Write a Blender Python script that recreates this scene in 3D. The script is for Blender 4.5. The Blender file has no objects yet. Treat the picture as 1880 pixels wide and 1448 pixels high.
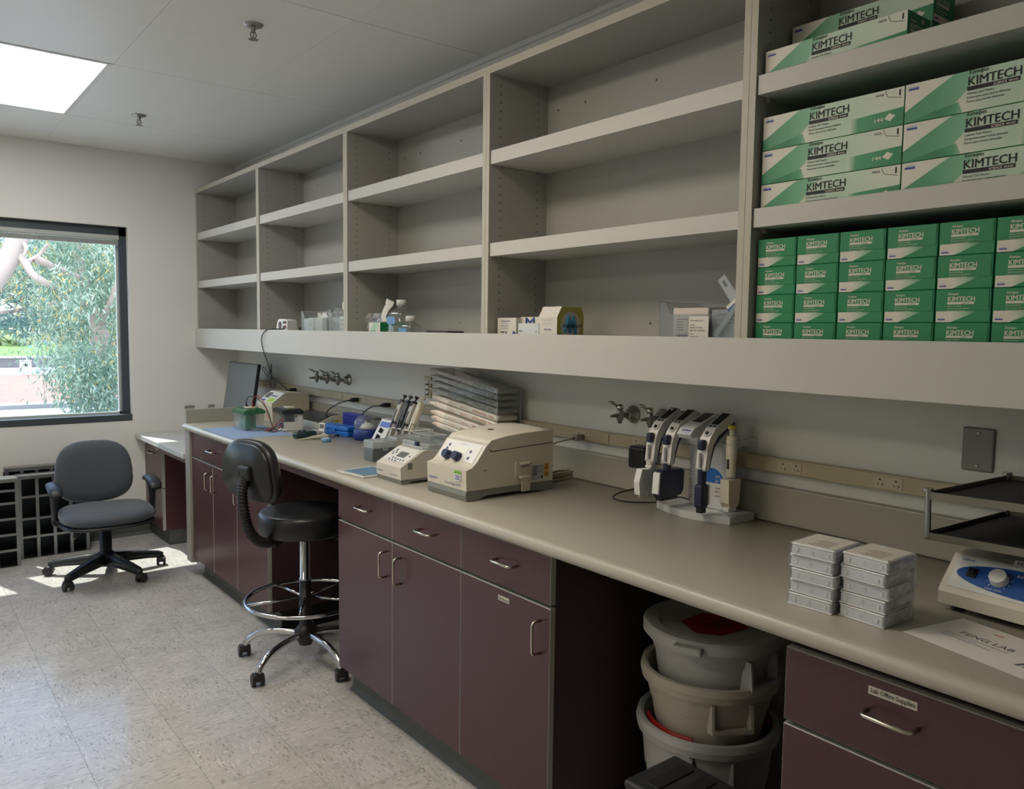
import bpy, bmesh, math, random
from mathutils import Matrix, Vector, Euler
random.seed(7)
scene = bpy.context.scene
COL = scene.collection
R = math.radians
PI = math.pi

# ------------------------------------------------------------------ camera
FPX, YAW, PITCH, ROLL, CAMH = 1469.907, 0.669339, -0.0791297, 0.0127332, 1.52
_f = Vector((math.sin(YAW)*math.cos(PITCH), math.cos(YAW)*math.cos(PITCH), math.sin(PITCH)))
_r = Vector((math.cos(YAW), -math.sin(YAW), 0)); _u = _r.cross(_f)
_r2 = _r*math.cos(ROLL)+_u*math.sin(ROLL); _u2 = -_r*math.sin(ROLL)+_u*math.cos(ROLL)
cam_d = bpy.data.cameras.new('camera'); cam = bpy.data.objects.new('camera', cam_d); COL.objects.link(cam)
cam_d.sensor_width = 36; cam_d.sensor_fit = 'HORIZONTAL'; cam_d.lens = 36*FPX/1880
cam_d.clip_start = .05; cam_d.clip_end = 400
cam.matrix_world = Matrix(((_r2.x, _u2.x, -_f.x, 0), (_r2.y, _u2.y, -_f.y, 0), (_r2.z, _u2.z, -_f.z, CAMH), (0, 0, 0, 1)))
scene.camera = cam

# ------------------------------------------------------------------ world, sun, exposure
world = bpy.data.worlds.new('world'); scene.world = world; world.use_nodes = True
wn = world.node_tree.nodes; wl = world.node_tree.links
sky = wn.new('ShaderNodeTexSky'); sky.sky_type = 'NISHITA'; sky.sun_disc = False
sky.sun_elevation = R(60); sky.sun_rotation = R(-162); sky.air_density = 1.0; sky.dust_density = 2.5; sky.ozone_density = 1.0
wl.new(sky.outputs[0], wn['Background'].inputs[0]); wn['Background'].inputs[1].default_value = .42
sun_d = bpy.data.lights.new('sun', 'SUN'); sun = bpy.data.objects.new('sun', sun_d); COL.objects.link(sun)
sun_d.energy = 4.4; sun_d.angle = R(.53); sun_d.color = (1, .95, .87)
sun.location = (-2, 12, 14)
sun.rotation_euler = Vector((.174, -.544, -1)).to_track_quat('-Z', 'Y').to_euler()
vs = scene.view_settings
vs.view_transform = 'Standard'; vs.look = 'None'; vs.gamma = 1; vs.exposure = .88; vs.use_curve_mapping = False
try:
    scene.cycles.use_denoising = True; scene.cycles.max_bounces = 8; scene.cycles.transparent_max_bounces = 24
    scene.cycles.sample_clamp_indirect = 4; scene.cycles.caustics_reflective = False; scene.cycles.caustics_refractive = False
except Exception:
    pass

# ------------------------------------------------------------------ materials
def lin(c):
    c = c/255
    return c/12.92 if c <= .04045 else ((c+.055)/1.055)**2.4
def L(rgb): return (lin(rgb[0]), lin(rgb[1]), lin(rgb[2]), 1)
MATS = {}
def mat(name, rgb, rough=.5, metal=0, var=.05, scale=40, bump=0, bscale=200, spec=.5, coat=0, emit=0, stretch=None, sheen=0):
    """principled material whose colour and roughness are broken up by procedural noise"""
    if name in MATS: return MATS[name]
    m = bpy.data.materials.new(name); m.use_nodes = True; nt = m.node_tree; b = nt.nodes['Principled BSDF']
    tc = nt.nodes.new('ShaderNodeTexCoord'); mp = nt.nodes.new('ShaderNodeMapping')
    if stretch: mp.inputs['Scale'].default_value = stretch
    nz = nt.nodes.new('ShaderNodeTexNoise'); nz.inputs['Scale'].default_value = scale; nz.inputs['Detail'].default_value = 3
    nt.links.new(tc.outputs['Object'], mp.inputs[0]); nt.links.new(mp.outputs[0], nz.inputs['Vector'])
    mx = nt.nodes.new('ShaderNodeMix'); mx.data_type = 'RGBA'
    c = L(rgb); lo = tuple(x*(1-var) for x in c[:3])+(1,); hi = tuple(min(1, x*(1+var)) for x in c[:3])+(1,)
    mx.inputs['A'].default_value = lo; mx.inputs['B'].default_value = hi
    nt.links.new(nz.outputs['Fac'], mx.inputs['Factor']); nt.links.new(mx.outputs['Result'], b.inputs['Base Color'])
    b.inputs['Roughness'].default_value = rough; b.inputs['Metallic'].default_value = metal
    b.inputs['Specular IOR Level'].default_value = spec; b.inputs['Coat Weight'].default_value = coat
    if sheen: b.inputs['Sheen Weight'].default_value = sheen
    if emit:
        nt.links.new(mx.outputs['Result'], b.inputs['Emission Color']); b.inputs['Emission Strength'].default_value = emit
    if bump:
        n2 = nt.nodes.new('ShaderNodeTexNoise'); n2.inputs['Scale'].default_value = bscale
        bp = nt.nodes.new('ShaderNodeBump'); bp.inputs['Strength'].default_value = bump; bp.inputs['Distance'].default_value = .002
        nt.links.new(mp.outputs[0], n2.inputs['Vector'])
        nt.links.new(n2.outputs['Fac'], bp.inputs['Height']); nt.links.new(bp.outputs[0], b.inputs['Normal'])
    MATS[name] = m; return m
def clear(name, rgb, solid=.15, rough=.08, gloss=.1, scale=20, var=.4, fres=.6):
    """thin clear plastic or glass: transparent film, a little of its own colour, a gloss"""
    if name in MATS: return MATS[name]
    m = bpy.data.materials.new(name); m.use_nodes = True; nt = m.node_tree; nt.nodes.clear()
    out = nt.nodes.new('ShaderNodeOutputMaterial'); tr = nt.nodes.new('ShaderNodeBsdfTransparent')
    tr.inputs[0].default_value = tuple(min(1, .62+.38*x) for x in L(rgb)[:3])+(1,)
    pb = nt.nodes.new('ShaderNodeBsdfPrincipled'); pb.inputs['Base Color'].default_value = L(rgb); pb.inputs['Roughness'].default_value = .35
    gl = nt.nodes.new('ShaderNodeBsdfGlossy'); gl.inputs['Roughness'].default_value = rough
    lw_ = nt.nodes.new('ShaderNodeLayerWeight'); lw_.inputs['Blend'].default_value = .5
    fr = nt.nodes.new('ShaderNodeMath'); fr.operation = 'POWER'; fr.inputs[1].default_value = 4; nt.links.new(lw_.outputs['Facing'], fr.inputs[0])
    nz = nt.nodes.new('ShaderNodeTexNoise'); nz.inputs['Scale'].default_value = scale
    tc = nt.nodes.new('ShaderNodeTexCoord'); nt.links.new(tc.outputs['Object'], nz.inputs['Vector'])
    mr = nt.nodes.new('ShaderNodeMapRange'); mr.inputs['To Min'].default_value = solid*(1-var); mr.inputs['To Max'].default_value = min(1, solid*(1+var))
    nt.links.new(nz.outputs['Fac'], mr.inputs['Value'])
    a = nt.nodes.new('ShaderNodeMixShader'); nt.links.new(mr.outputs[0], a.inputs[0]); nt.links.new(tr.outputs[0], a.inputs[1]); nt.links.new(pb.outputs[0], a.inputs[2])
    mu = nt.nodes.new('ShaderNodeMath'); mu.operation = 'MULTIPLY_ADD'; mu.inputs[1].default_value = fres; mu.inputs[2].default_value = gloss*.2
    nt.links.new(fr.outputs[0], mu.inputs[0])
    c = nt.nodes.new('ShaderNodeMixShader'); nt.links.new(mu.outputs[0], c.inputs[0]); nt.links.new(a.outputs[0], c.inputs[1]); nt.links.new(gl.outputs[0], c.inputs[2])
    nt.links.new(c.outputs[0], out.inputs[0]); MATS[name] = m; return m

# ------------------------------------------------------------------ mesh helpers
class MB:
    """collects shapes, links them as one mesh object"""
    def __init__(s): s.v = []; s.f = []; s.mi = []; s.sm = []
    def add(s, vs_, fs, m=0, smooth=False, M=None):
        o = len(s.v)
        for p in vs_:
            p = Vector(p)
            if M is not None: p = M @ p
            s.v.append(p)
        for f in fs: s.f.append([i+o for i in f]); s.mi.append(m); s.sm.append(smooth)
        return s
    def bm(s, b, m=0, smooth=False, M=None):
        b.verts.index_update(); s.add([v.co for v in b.verts], [[v.index for v in f.verts] for f in b.faces], m, smooth, M); b.free(); return s
    def box(s, x0, y0, z0, x1, y1, z1, m=0, M=None):
        return s.add([(x0,y0,z0),(x1,y0,z0),(x1,y1,z0),(x0,y1,z0),(x0,y0,z1),(x1,y0,z1),(x1,y1,z1),(x0,y1,z1)],
            [(0,3,2,1),(4,5,6,7),(0,1,5,4),(1,2,6,5),(2,3,7,6),(3,0,4,7)], m, False, M)
    def rbox(s, x0, y0, z0, x1, y1, z1, r=.005, seg=2, m=0, M=None, smooth=False, vert_only=False):
        b = bmesh.new(); bmesh.ops.create_cube(b, size=1)
        for v in b.verts: v.co = Vector((x0+(v.co.x+.5)*(x1-x0), y0+(v.co.y+.5)*(y1-y0), z0+(v.co.z+.5)*(z1-z0)))
        es = [e for e in b.edges if not vert_only or abs(e.verts[0].co.z-e.verts[1].co.z) > 1e-6]
        bmesh.ops.bevel(b, geom=es, offset=r, segments=seg, profile=.5, affect='EDGES')
        return s.bm(b, m, smooth, M)
    def lathe(s, prof, n=24, c=(0,0,0), m=0, smooth=True, M=None, a0=0, a1=2*PI, hard=False):
        if hard:
            for q in range(len(prof)-1): s.lathe(prof[q:q+2], n, c, m, smooth, M, a0, a1)
            return s
        full = abs(a1-a0-2*PI) < 1e-6; k = n if full else n+1; vs_ = []; fs = []
        for i in range(k):
            a = a0+(a1-a0)*i/n
            for r, z in prof: vs_.append((c[0]+r*math.cos(a), c[1]+r*math.sin(a), c[2]+z))
        p = len(prof)
        for i in range(n):
            j = (i+1) % k
            for q in range(p-1):
                if prof[q][0] < 1e-9: fs.append((i*p+q, j*p+q+1, i*p+q+1))
                elif prof[q+1][0] < 1e-9: fs.append((i*p+q, j*p+q, i*p+q+1))
                else: fs.append((i*p+q, j*p+q, j*p+q+1, i*p+q+1))
        return s.add(vs_, fs, m, smooth, M)
    def cyl(s, p0, p1, r, r2=None, n=16, m=0, smooth=True):
        p0 = Vector(p0); p1 = Vector(p1); d = p1-p0; h = d.length; q = d.to_track_quat('Z', 'Y').to_matrix().to_4x4(); q.translation = p0
        r2 = r if r2 is None else r2; vs_ = []; fs = []
        for i in range(n):
            a = 2*PI*i/n; vs_ += [(r*math.cos(a), r*math.sin(a), 0), (r2*math.cos(a), r2*math.sin(a), h)]
        o = len(s.v)
        s.add(vs_, [(2*i, 2*((i+1) % n), 2*((i+1) % n)+1, 2*i+1) for i in range(n)], m, smooth, q)
        s.add([q @ Vector(vs_[2*i]) for i in range(n)], [list(range(n))[::-1]], m); s.add([q @ Vector(vs_[2*i+1]) for i in range(n)], [list(range(n))], m)
        return s
    def tube(s, pts, r, n=8, m=0, closed=False, smooth=True):
        pts = [Vector(p) for p in pts]; k = len(pts); rs = r if isinstance(r, (list, tuple)) else [r]*k; vs_ = []; up = Vector((0, 0, 1))
        prev = None
        for i, p in enumerate(pts):
            t = (pts[(i+1) % k]-pts[i-1]) if closed else (pts[min(i+1, k-1)]-pts[max(i-1, 0)])
            t.normalize()
            if prev is None:
                a = up.cross(t)
                if a.length < .05: a = Vector((1, 0, 0)).cross(t)
            else:
                a = prev-t*prev.dot(t)
                if a.length < 1e-5: a = up.cross(t)
            a.normalize(); prev = a; b = t.cross(a)
            for j in range(n):
                g = 2*PI*j/n; vs_.append(p+a*(rs[i]*math.cos(g))+b*(rs[i]*math.sin(g)))
        fs = []
        for i in range(k if closed else k-1):
            i2 = (i+1) % k
            for j in range(n): fs.append((i*n+j, i*n+(j+1) % n, i2*n+(j+1) % n, i2*n+j))
        if not closed: fs += [list(range(n))[::-1], list(range((k-1)*n, k*n))]
        return s.add(vs_, fs, m, smooth)
    def prism(s, poly, lo, hi, ax='y', m=0, smooth=False, M=None):
        """poly: 2d points; ax: axis along which it is extruded (x: poly is y,z; y: poly is x,z; z: poly is x,y)"""
        def P(a, b, t): return (t, a, b) if ax == 'x' else (a, t, b) if ax == 'y' else (a, b, t)
        n = len(poly); vs_ = [P(a, b, lo) for a, b in poly]+[P(a, b, hi) for a, b in poly]
        area = sum(poly[i][0]*poly[(i+1) % n][1]-poly[(i+1) % n][0]*poly[i][1] for i in range(n))
        if ax == 'y': area = -area
        f1 = list(range(n)); f2 = list(range(n, 2*n)); sd = [(i, (i+1) % n, n+(i+1) % n, n+i) for i in range(n)]
        if area > 0: fs = [f1[::-1], f2]; sides = sd
        else: fs = [f1, f2[::-1]]; sides = [q[::-1] for q in sd]
        s.add(vs_, fs, m, False, M); return s.add(vs_, sides, m, smooth, M)
    def quad(s, a, b, c, d, m=0): return s.add([a, b, c, d], [(0, 1, 2, 3)], m)
    def sph(s, c, r, n=12, m=0, sc=(1, 1, 1)):
        b = bmesh.new(); bmesh.ops.create_uvsphere(b, u_segments=n, v_segments=max(4, n*2//3), radius=r)
        return s.bm(b, m, True, Matrix.Translation(c) @ Matrix.Diagonal((*sc, 1)))
    def mesh(s, name, mats):
        me = bpy.data.meshes.new(name); me.from_pydata([tuple(p) for p in s.v], [], s.f)
        for q in (mats if isinstance(mats, (list, tuple)) else [mats]): me.materials.append(q)
        me.polygons.foreach_set('material_index', s.mi); me.polygons.foreach_set('use_smooth', s.sm); me.update()
        return me
    def build(s, name, mats, parent=None, loc=None, rot=None):
        return link(name, s.mesh(name, mats), parent, loc, rot)
def link(name, data, parent=None, loc=None, rot=None):
    o = bpy.data.objects.new(name, data); COL.objects.link(o)
    if parent is not None: o.parent = parent
    if loc is not None: o.location = loc
    if rot is not None: o.rotation_euler = rot
    return o
def tag(o, label=None, cat=None, group=None, kind=None):
    for k, v in (('label', label), ('category', cat), ('group', group), ('kind', kind)):
        if v: o[k] = v
    return o
def thing(name, label, cat, loc=(0, 0, 0), rz=0, group=None, rot=None):
    o = link(name, None, None, loc, rot or (0, 0, rz)); o.empty_display_size = .05
    return tag(o, label, cat, group)
def dup(o, loc=None, rot=None, label=None, parent=None):
    c = o.copy(); COL.objects.link(c); c.parent = parent
    if loc is not None: c.location = loc
    if rot is not None: c.rotation_euler = rot
    if label: c['label'] = label
    for ch in list(o.children): dup(ch, parent=c)
    return c
_TXT = {}
def text(mb, s, size, M, m=0, w=None, bold=0, align='LEFT', shear=0):
    """lettering as flat geometry; M places its x (reading direction) and y (up) axes"""
    key = (s, align, shear)
    if key not in _TXT:
        cu = bpy.data.curves.new('t', 'FONT'); cu.body = s; cu.size = 1; cu.align_x = align; cu.shear = shear; cu.resolution_u = 2
        ob = bpy.data.objects.new('t', cu); me = bpy.data.meshes.new_from_object(ob)
        _TXT[key] = ([v.co.copy() for v in me.vertices], [list(p.vertices) for p in me.polygons])
        bpy.data.objects.remove(ob); bpy.data.meshes.remove(me); bpy.data.curves.remove(cu)
    v, f = _TXT[key]; sx = size
    if w is not None and v:
        ex = max(p.x for p in v)-min(p.x for p in v); sx = w/ex
    for i, (dx, dy) in enumerate(((0, 0),) if not bold else ((-bold, 0), (bold, 0), (0, bold*.7))):
        mb.add([(p.x*sx+dx*size*1.6, p.y*size+dy*size*1.6, i*.00008) for p in v], f, m, False, M)
def face_mx(o, xdir, ydir):
    """matrix whose x axis reads along xdir and y axis goes up ydir from origin o"""
    x = Vector(xdir).normalized(); y = Vector(ydir).normalized(); z = x.cross(y)
    return Matrix(((x.x, y.x, z.x, o[0]), (x.y, y.y, z.y, o[1]), (x.z, y.z, z.z, o[2]), (0, 0, 0, 1)))
def spline(pts, n=8, closed=False):
    """Catmull-Rom through pts"""
    P = [Vector(p) for p in pts]; k = len(P); out = []
    for i in range(k if closed else k-1):
        g = (lambda j: P[j % k]) if closed else (lambda j: P[max(0, min(k-1, j))])
        p0, p1, p2, p3 = g(i-1), g(i), g(i+1), g(i+2)
        for t in range(n):
            t /= n; out.append(.5*((2*p1)+(p2-p0)*t+(2*p0-5*p1+4*p2-p3)*t*t+(3*p1-p0-3*p2+p3)*t**3))
    if not closed: out.append(P[-1])
    return out
# ------------------------------------------------------------------ the room shell
WX, WY, CZ = 2.20, 6.22, 2.745          # bench wall, window wall, ceiling
X0, Y0 = -2.3, -2.4                       # unseen left and rear walls
WLX, WRX, WZ0, WZ1 = -2.1, 1.42, .84, 2.22
m_wall = mat('wall_paint', (227, 226, 220), .62, var=.015, scale=6, bump=.05, bscale=300)
m_ceil = mat('ceiling_tile_vinyl', (230, 230, 226), .42, var=.02, scale=3, bump=.04, bscale=500)
m_cgrid = mat('ceiling_grid', (96, 96, 92), .6)
m_base = mat('rubber_base', (84, 86, 82), .6, var=.06)
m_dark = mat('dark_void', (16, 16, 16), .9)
def struct(o): o['kind'] = 'structure'; return o
struct(MB().box(WX, Y0, 0, WX+.12, WY+.2, CZ+.1).build('wall_right', m_wall))
struct(MB().box(X0-.12, Y0, 0, X0, WY+.2, CZ+.1).build('wall_left', m_wall))
struct(MB().box(X0-.12, Y0-.12, 0, WX+.12, Y0, CZ+.1).build('wall_rear', m_wall))
w = MB()
w.box(X0, WY, 0, WX, WY+.2, WZ0).box(X0, WY, WZ1, WX, WY+.2, CZ+.1).box(X0, WY, WZ0, WLX, WY+.2, WZ1).box(WRX, WY, WZ0, WX, WY+.2, WZ1)
struct(w.build('wall_far', m_wall))
struct(MB().box(X0, WY-.008, 0, 1.54, WY-.0005, .105).prism([(0, 0), (-.02, 0), (-.018, .004), (-.008, .014), (0, .02)], X0, 1.54, 'x', M=Matrix.Translation((0, WY-.008, 0))).build('baseboard_far', m_base))
struct(MB().box(WX-.012, -.8, CZ-.022, WX, WY, CZ-.0005).build('trim_1', m_ceil))

# floor: slab with single vinyl tiles where the photo lets one tell them apart
def floor_mat():
    m = bpy.data.materials.new('vinyl_tile'); m.use_nodes = True; nt = m.node_tree; b = nt.nodes['Principled BSDF']; N = nt.nodes.new; K = nt.links.new
    tc = N('ShaderNodeTexCoord'); oi = N('ShaderNodeObjectInfo'); ad = N('ShaderNodeVectorMath'); ad.operation = 'MULTIPLY_ADD'
    cb = N('ShaderNodeCombineXYZ'); K(oi.outputs['Random'], cb.inputs[0]); K(oi.outputs['Random'], cb.inputs[1])
    ad.inputs[1].default_value = (37, 53, 0); K(cb.outputs[0], ad.inputs[0]); K(tc.outputs['Object'], ad.inputs[2])
    mp = N('ShaderNodeMapping'); mp.inputs['Scale'].default_value = (60, 170, 1); K(ad.outputs[0], mp.inputs[0])
    vo = N('ShaderNodeTexVoronoi'); vo.inputs['Scale'].default_value = 1; K(mp.outputs[0], vo.inputs['Vector'])
    sp = N('ShaderNodeSeparateColor'); K(vo.outputs['Color'], sp.inputs[0])
    cr = N('ShaderNodeValToRGB'); e = cr.color_ramp; e.interpolation = 'CONSTANT'
    e.elements[0].color = L((168, 161, 149)); e.elements[0].position = 0
    for p, c in ((.06, (190, 185, 175)), (.28, (196, 191, 182)), (.62, (200, 196, 188)), (.92, (212, 209, 203))):
        q = e.elements.new(p); q.color = L(c)
    e.elements[-1].color = L((210, 206, 198)); e.elements[-1].position = .93
    K(sp.outputs[0], cr.inputs[0])
    nz = N('ShaderNodeTexNoise'); nz.inputs['Scale'].default_value = 7; nz.inputs['Detail'].default_value = 4; K(ad.outputs[0], nz.inputs['Vector'])
    mx = N('ShaderNodeMix'); mx.data_type = 'RGBA'; mx.blend_type = 'MULTIPLY'; mx.inputs['Factor'].default_value = .35
    K(cr.outputs[0], mx.inputs['A']); K(nz.outputs['Fac'], mx.inputs['B'])
    h = N('ShaderNodeHueSaturation'); h.inputs['Saturation'].default_value = .6; h.inputs['Value'].default_value = 1.22; K(mx.outputs['Result'], h.inputs['Color']); K(h.outputs[0], b.inputs['Base Color'])
    b.inputs['Roughness'].default_value = .2; b.inputs['Specular IOR Level'].default_value = .7
    n2 = N('ShaderNodeTexNoise'); n2.inputs['Scale'].default_value = 14; K(ad.outputs[0], n2.inputs['Vector'])
    bp = N('ShaderNodeBump'); bp.inputs['Strength'].default_value = .12; bp.inputs['Distance'].default_value = .003; K(n2.outputs['Fac'], bp.inputs['Height']); K(bp.outputs[0], b.inputs['Normal'])
    return m
m_floor = floor_mat(); m_seam = mat('tile_seam', (128, 122, 110), .7)
TS = .3048
tx0 = .5105-4*TS; ty0 = 2.907-5*TS; NTX, NTY = 9, 16
tx1 = tx0+NTX*TS; ty1 = ty0+NTY*TS
floor = MB().box(X0-.1, Y0-.1, -.1, WX+.1, WY+.2, -.0035, 1)
for a in ((X0, Y0, tx0, WY), (tx1, Y0, WX, WY), (tx0, Y0, tx1, ty0)):
    floor.box(a[0], a[1], -.0034, a[2], a[3], 0, 0)
floor.box(tx0, ty1, -.0034, tx1, WY, 0, 0)
floor = struct(floor.build('floor', [m_floor, m_seam]))
tile_me = MB().box(-TS/2+.0005, -TS/2+.0005, -.0033, TS/2-.0005, TS/2-.0005, 0).mesh('floor_tile', m_floor)
for i in range(NTX):
    for j in range(NTY):
        link('floor_tile', tile_me, floor, (tx0+(i+.5)*TS, ty0+(j+.5)*TS, 0), (0, 0, PI/2*((i+j) % 2)+PI*random.randint(0, 1)))

# ceiling: grid with lay-in panels
gx = [2.165-.6245*k for k in range(8)]; gy = [WY, 5.37, 4.205, 2.983, 1.765, .545, -.675, -1.895, Y0]
ceil = struct(MB().box(X0-.1, Y0-.1, CZ+.006, WX+.1, WY+.2, CZ+.12).build('ceiling', m_cgrid))
LIGHTS = [(2, 1), (2, 3), (5, 3)]  # last panel lies out of view, added as fill light for the room
for i in range(7):
    for j in range(8):
        if (i, j) in LIGHTS: continue
        xa, xb, ya, yb = gx[i+1], gx[i], gy[j+1], gy[j]
        if xa < X0: xa = X0
        MB().box(xa+.0006, ya+.0024, CZ, xb-.0006, yb-.0012, CZ+.006).build('ceiling_panel', m_ceil, ceil)
MB().box(2.165, Y0, CZ, WX, WY, CZ+.006).build('ceiling_panel', m_ceil, ceil)

# ------------------------------------------------------------------ window
m_frame = mat('slate_frame', (64, 71, 78), .45, var=.04)
m_glass = clear('window_glass', (235, 245, 245), .01, .02, .15)
m_sash = mat('pale_sash', (190, 196, 192), .4)
fr = MB(); FY0, FY1 = WY+.05, WY+.12
fr.box(WLX, FY0, WZ1-.062, WRX, FY1, WZ1).box(WRX-.05, FY0, WZ0, WRX, FY1, WZ1).box(WLX, FY0, WZ0, WLX+.05, FY1, WZ1)
win = struct(fr.build('window_1', m_frame))
MB().box(.235, FY0, WZ0+.045, .37, FY1, WZ1-.062).build('mullion', m_frame, win)
MB().rbox(WLX, WY-.004, WZ0, WRX+.002, FY1, WZ0+.046, .002, 1).build('sill', m_frame, win)
MB().box(-1.25, FY0, WZ0+.045, -1.115, FY1, WZ1-.062).build('mullion', m_frame, win)
for a, b in ((WLX+.05, -1.25), (-1.115, .235), (.37, WRX-.05)):
    MB().box(a, FY0+.04, WZ0+.046, b, FY0+.046, WZ1-.062).build('pane', m_glass, win)
    sa = MB()
    for x in (a, b-.016): sa.box(x, FY0+.03, WZ0+.046, x+.016, FY0+.058, WZ1-.062)
    sa.box(a, FY0+.03, WZ0+.046, b, FY0+.058, WZ0+.062).build('sash', m_sash, win)
bl = thing('window_blind', 'raised pale grey blind bunched under the top of the window', 'blind', (0, WY, WZ1-.062))
m_blind = mat('blind_grey', (176, 178, 176), .5)
MB().rbox(.375, .012, -.03, WRX-.055, .055, 0, .003, 1).build('headrail', m_blind, bl)
for k in range(6): MB().rbox(.377, .018, -.034-.006*k-.004, WRX-.06, .048, -.034-.006*k, .001, 1).build('slat', m_blind, bl)
MB().tube([(.86, .01, -.02), (.863, .008, -.6), (.868, .004, -.62), (.874, .006, -1.16)], .0022, 6).build('wand', clear('wand_clear', (240, 240, 245), .5), bl)

# ------------------------------------------------------------------ ceiling lights and sprinklers
def emit_mat(name, rgb, s):
    m = mat(name, rgb, .5, emit=s, var=.01); return m
m_lamp = emit_mat('lamp_diffuser', (255, 253, 250), 5.6)
m_lamp_w = emit_mat('lamp_diffuser_warm', (255, 243, 226), 6)
m_white = mat('white_enamel', (216, 216, 210), .35, var=.02)
for k, (i, j) in enumerate(LIGHTS):
    xa, xb, ya, yb = gx[i+1], gx[i], gy[j+1], gy[j]
    lab = ('glowing recessed ceiling light panel near the window', 'warm recessed ceiling light panel above the middle of the aisle', 'unseen warm light panel added over the far side of the room')[k]
    t = thing('ceiling_light', lab, 'ceiling light', ((xa+xb)/2, (ya+yb)/2, CZ-.003), 0, 'recessed ceiling light panels')
    hx, hy = (xb-xa)/2-.002, (yb-ya)/2-.002
    f = MB(); q = .022
    f.box(-hx, -hy, 0, hx, -hy+q, .02).box(-hx, hy-q, 0, hx, hy, .02).box(-hx, -hy+q, 0, -hx+q, hy-q, .02).box(hx-q, -hy+q, 0, hx, hy-q, .02)
    f.build('frame', m_white, t)
    MB().box(-hx+q, -hy+q, .004, hx-q, hy-q, .014).build('diffuser', m_lamp if j == 1 else m_lamp_w, t)
m_chrome = mat('brushed_steel', (170, 170, 168), .28, 1, var=.05)
m_pewter = mat('dull_pewter', (150, 148, 142), .36, .8, var=.08)
for (x, y), l in (((1.243, 3.293), 'pewter ceiling sprinkler head on the bare panel away from the window'), ((1.241, 5.10), 'pewter ceiling sprinkler head on the panel beside the glowing light')):
    t = thing('sprinkler', l, 'sprinkler', (x, y, CZ), 0, 'ceiling sprinkler heads')
    MB().lathe([(0, -.012), (.018, -.012), (.036, -.006), (.04, 0)], 24).build('escutcheon', m_pewter, t)
    s = MB().cyl((0, 0, -.012), (0, 0, -.03), .011, .008)
    for sx in (-1, 1): s.tube([(.007*sx, 0, -.03), (.013*sx, 0, -.042), (.004*sx, 0, -.056)], .0028, 6)
    s.cyl((0, 0, -.03), (0, 0, -.056), .003).build('head', m_pewter, t)
    d = MB().lathe([(0, -.056), (.004, -.056), (.004, -.06), (0, -.06)], 12)
    for k in range(12):
        a = 2*PI*k/12; d.box(.003, -.0026, -.06, .02, .0026, -.0585, M=Matrix.Rotation(a, 4, 'Z'))
    d.build('deflector', m_pewter, t)

# ------------------------------------------------------------------ casework
m_lam = mat('grey_laminate_shaded', (166, 165, 158), .5, var=.02, scale=14)  # laminate darkened so the shade inside the bays sits in its colour
m_edge = mat('pale_edge_band', (182, 178, 164), .5, var=.03)
m_maroon = mat('maroon_laminate', (77, 47, 50), .3, var=.1, scale=9, stretch=(1, 6, .5), spec=.5)
m_maroon_in = mat('maroon_carcass', (60, 42, 44), .5, var=.08)
m_band = mat('grey_edge_band', (158, 157, 150), .4, var=.03)
m_top = mat('counter_laminate', (184, 179, 166), .34, var=.03, scale=25)
m_pull = mat('nickel_pull', (196, 190, 176), .22, 1, var=.04)
m_hole = mat('pin_hole', (22, 21, 20), .9)

XC = 1.89; XB = 2.188; CB, CT = 1.509, 2.537
def upper_cabinet(ya, yb, label, shelves=True):
    """open wall cabinet between ya and yb (ya nearer the window)"""
    hi, lo = ya, yb; p = .021
    t = thing('open_wall_cabinet', label, 'cabinet', (XC, lo, CB), 0, 'open wall cabinets over the bench')
    D = WX-.002-XC; W = hi-lo; Hh = CT-CB
    def side(y):
        s = MB().box(.003, y, -.053, D, y+p, Hh, 0).box(0, y, -.053, .003, y+p, Hh, 1)
        return s.build('side_panel', [m_lam, m_edge], t)
    sides = [side(.0006), side(W-p-.0006)]
    MB().box(.003, p+.0006, Hh-.029, D, W-p-.0006, Hh, 0).box(0, p+.0006, Hh-.029, .003, W-p-.0006, Hh, 1).build('top_panel', [m_lam, m_edge], t)
    MB().box(0, p+.0006, -.053, D, W-p-.0006, -.033).build('bottom_panel', m_lam, t)
    MB().box(XB-XC, p+.0006, -.033, D, W-p-.0006, Hh-.029).build('back_panel', m_lam, t)
    for z0, z1 in ((1.811, 1.862), (2.165, 2.217)):
        MB().prism([(.006, z0-CB), (XB-XC-.001, z0-CB), (XB-XC-.001, z1-CB-.026), (.025, z1-CB-.026), (.025, z1-CB), (.0075, z1-CB), (.006, z1-CB-.0015)], p+.004, W-p-.004, 'y').build('shelf', m_shelf, t)
        for y, s in ((p+.0006, 1), (W-p-.0006, -1)):
            for x in (.055, .245): MB().box(x-.006, min(y, y+s*.012), z0-CB-.012, x+.006, max(y, y+s*.012), z0-CB).build('shelf_pin', m_band, t)
    h = MB()
    for y, s in ((p+.0006, 1), (W-p-.0006, -1)):
        for x in (.055, .245):
            for k in range(29):
                z = .065+.032*k
                if z > Hh-.05 or any(a-.02 < CB+z < b+.005 for a, b in ((1.811, 1.862), (2.165, 2.217))): continue
                a = [(x+.0028*math.cos(g*PI/3), y+s*.0004, z+.0028*math.sin(g*PI/3)) for g in range(6)]
                h.add(a, [list(range(6))[::s]])
    h = h.build('pin_holes', m_hole, t); h['kind'] = 'stuff'
    for y, z in ((.2*W, .9), (.5*W, .9), (.8*W, .9), (.5*W, .045), (.93*W, .9), (.08*W, .045), (.93*W, .045)):
        MB().cyl((XB-XC, y, z), (XB-XC-.004, y, z), .0055, .003, 10).build('back_screw', m_pewter, t)
    return t
m_shelf = mat('shelf_laminate', (196, 195, 189), .5, var=.02, scale=14)
DIV = [WY-.004, 4.9785, 3.7775, 2.572, 1.364, .158, -1.05]
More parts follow.
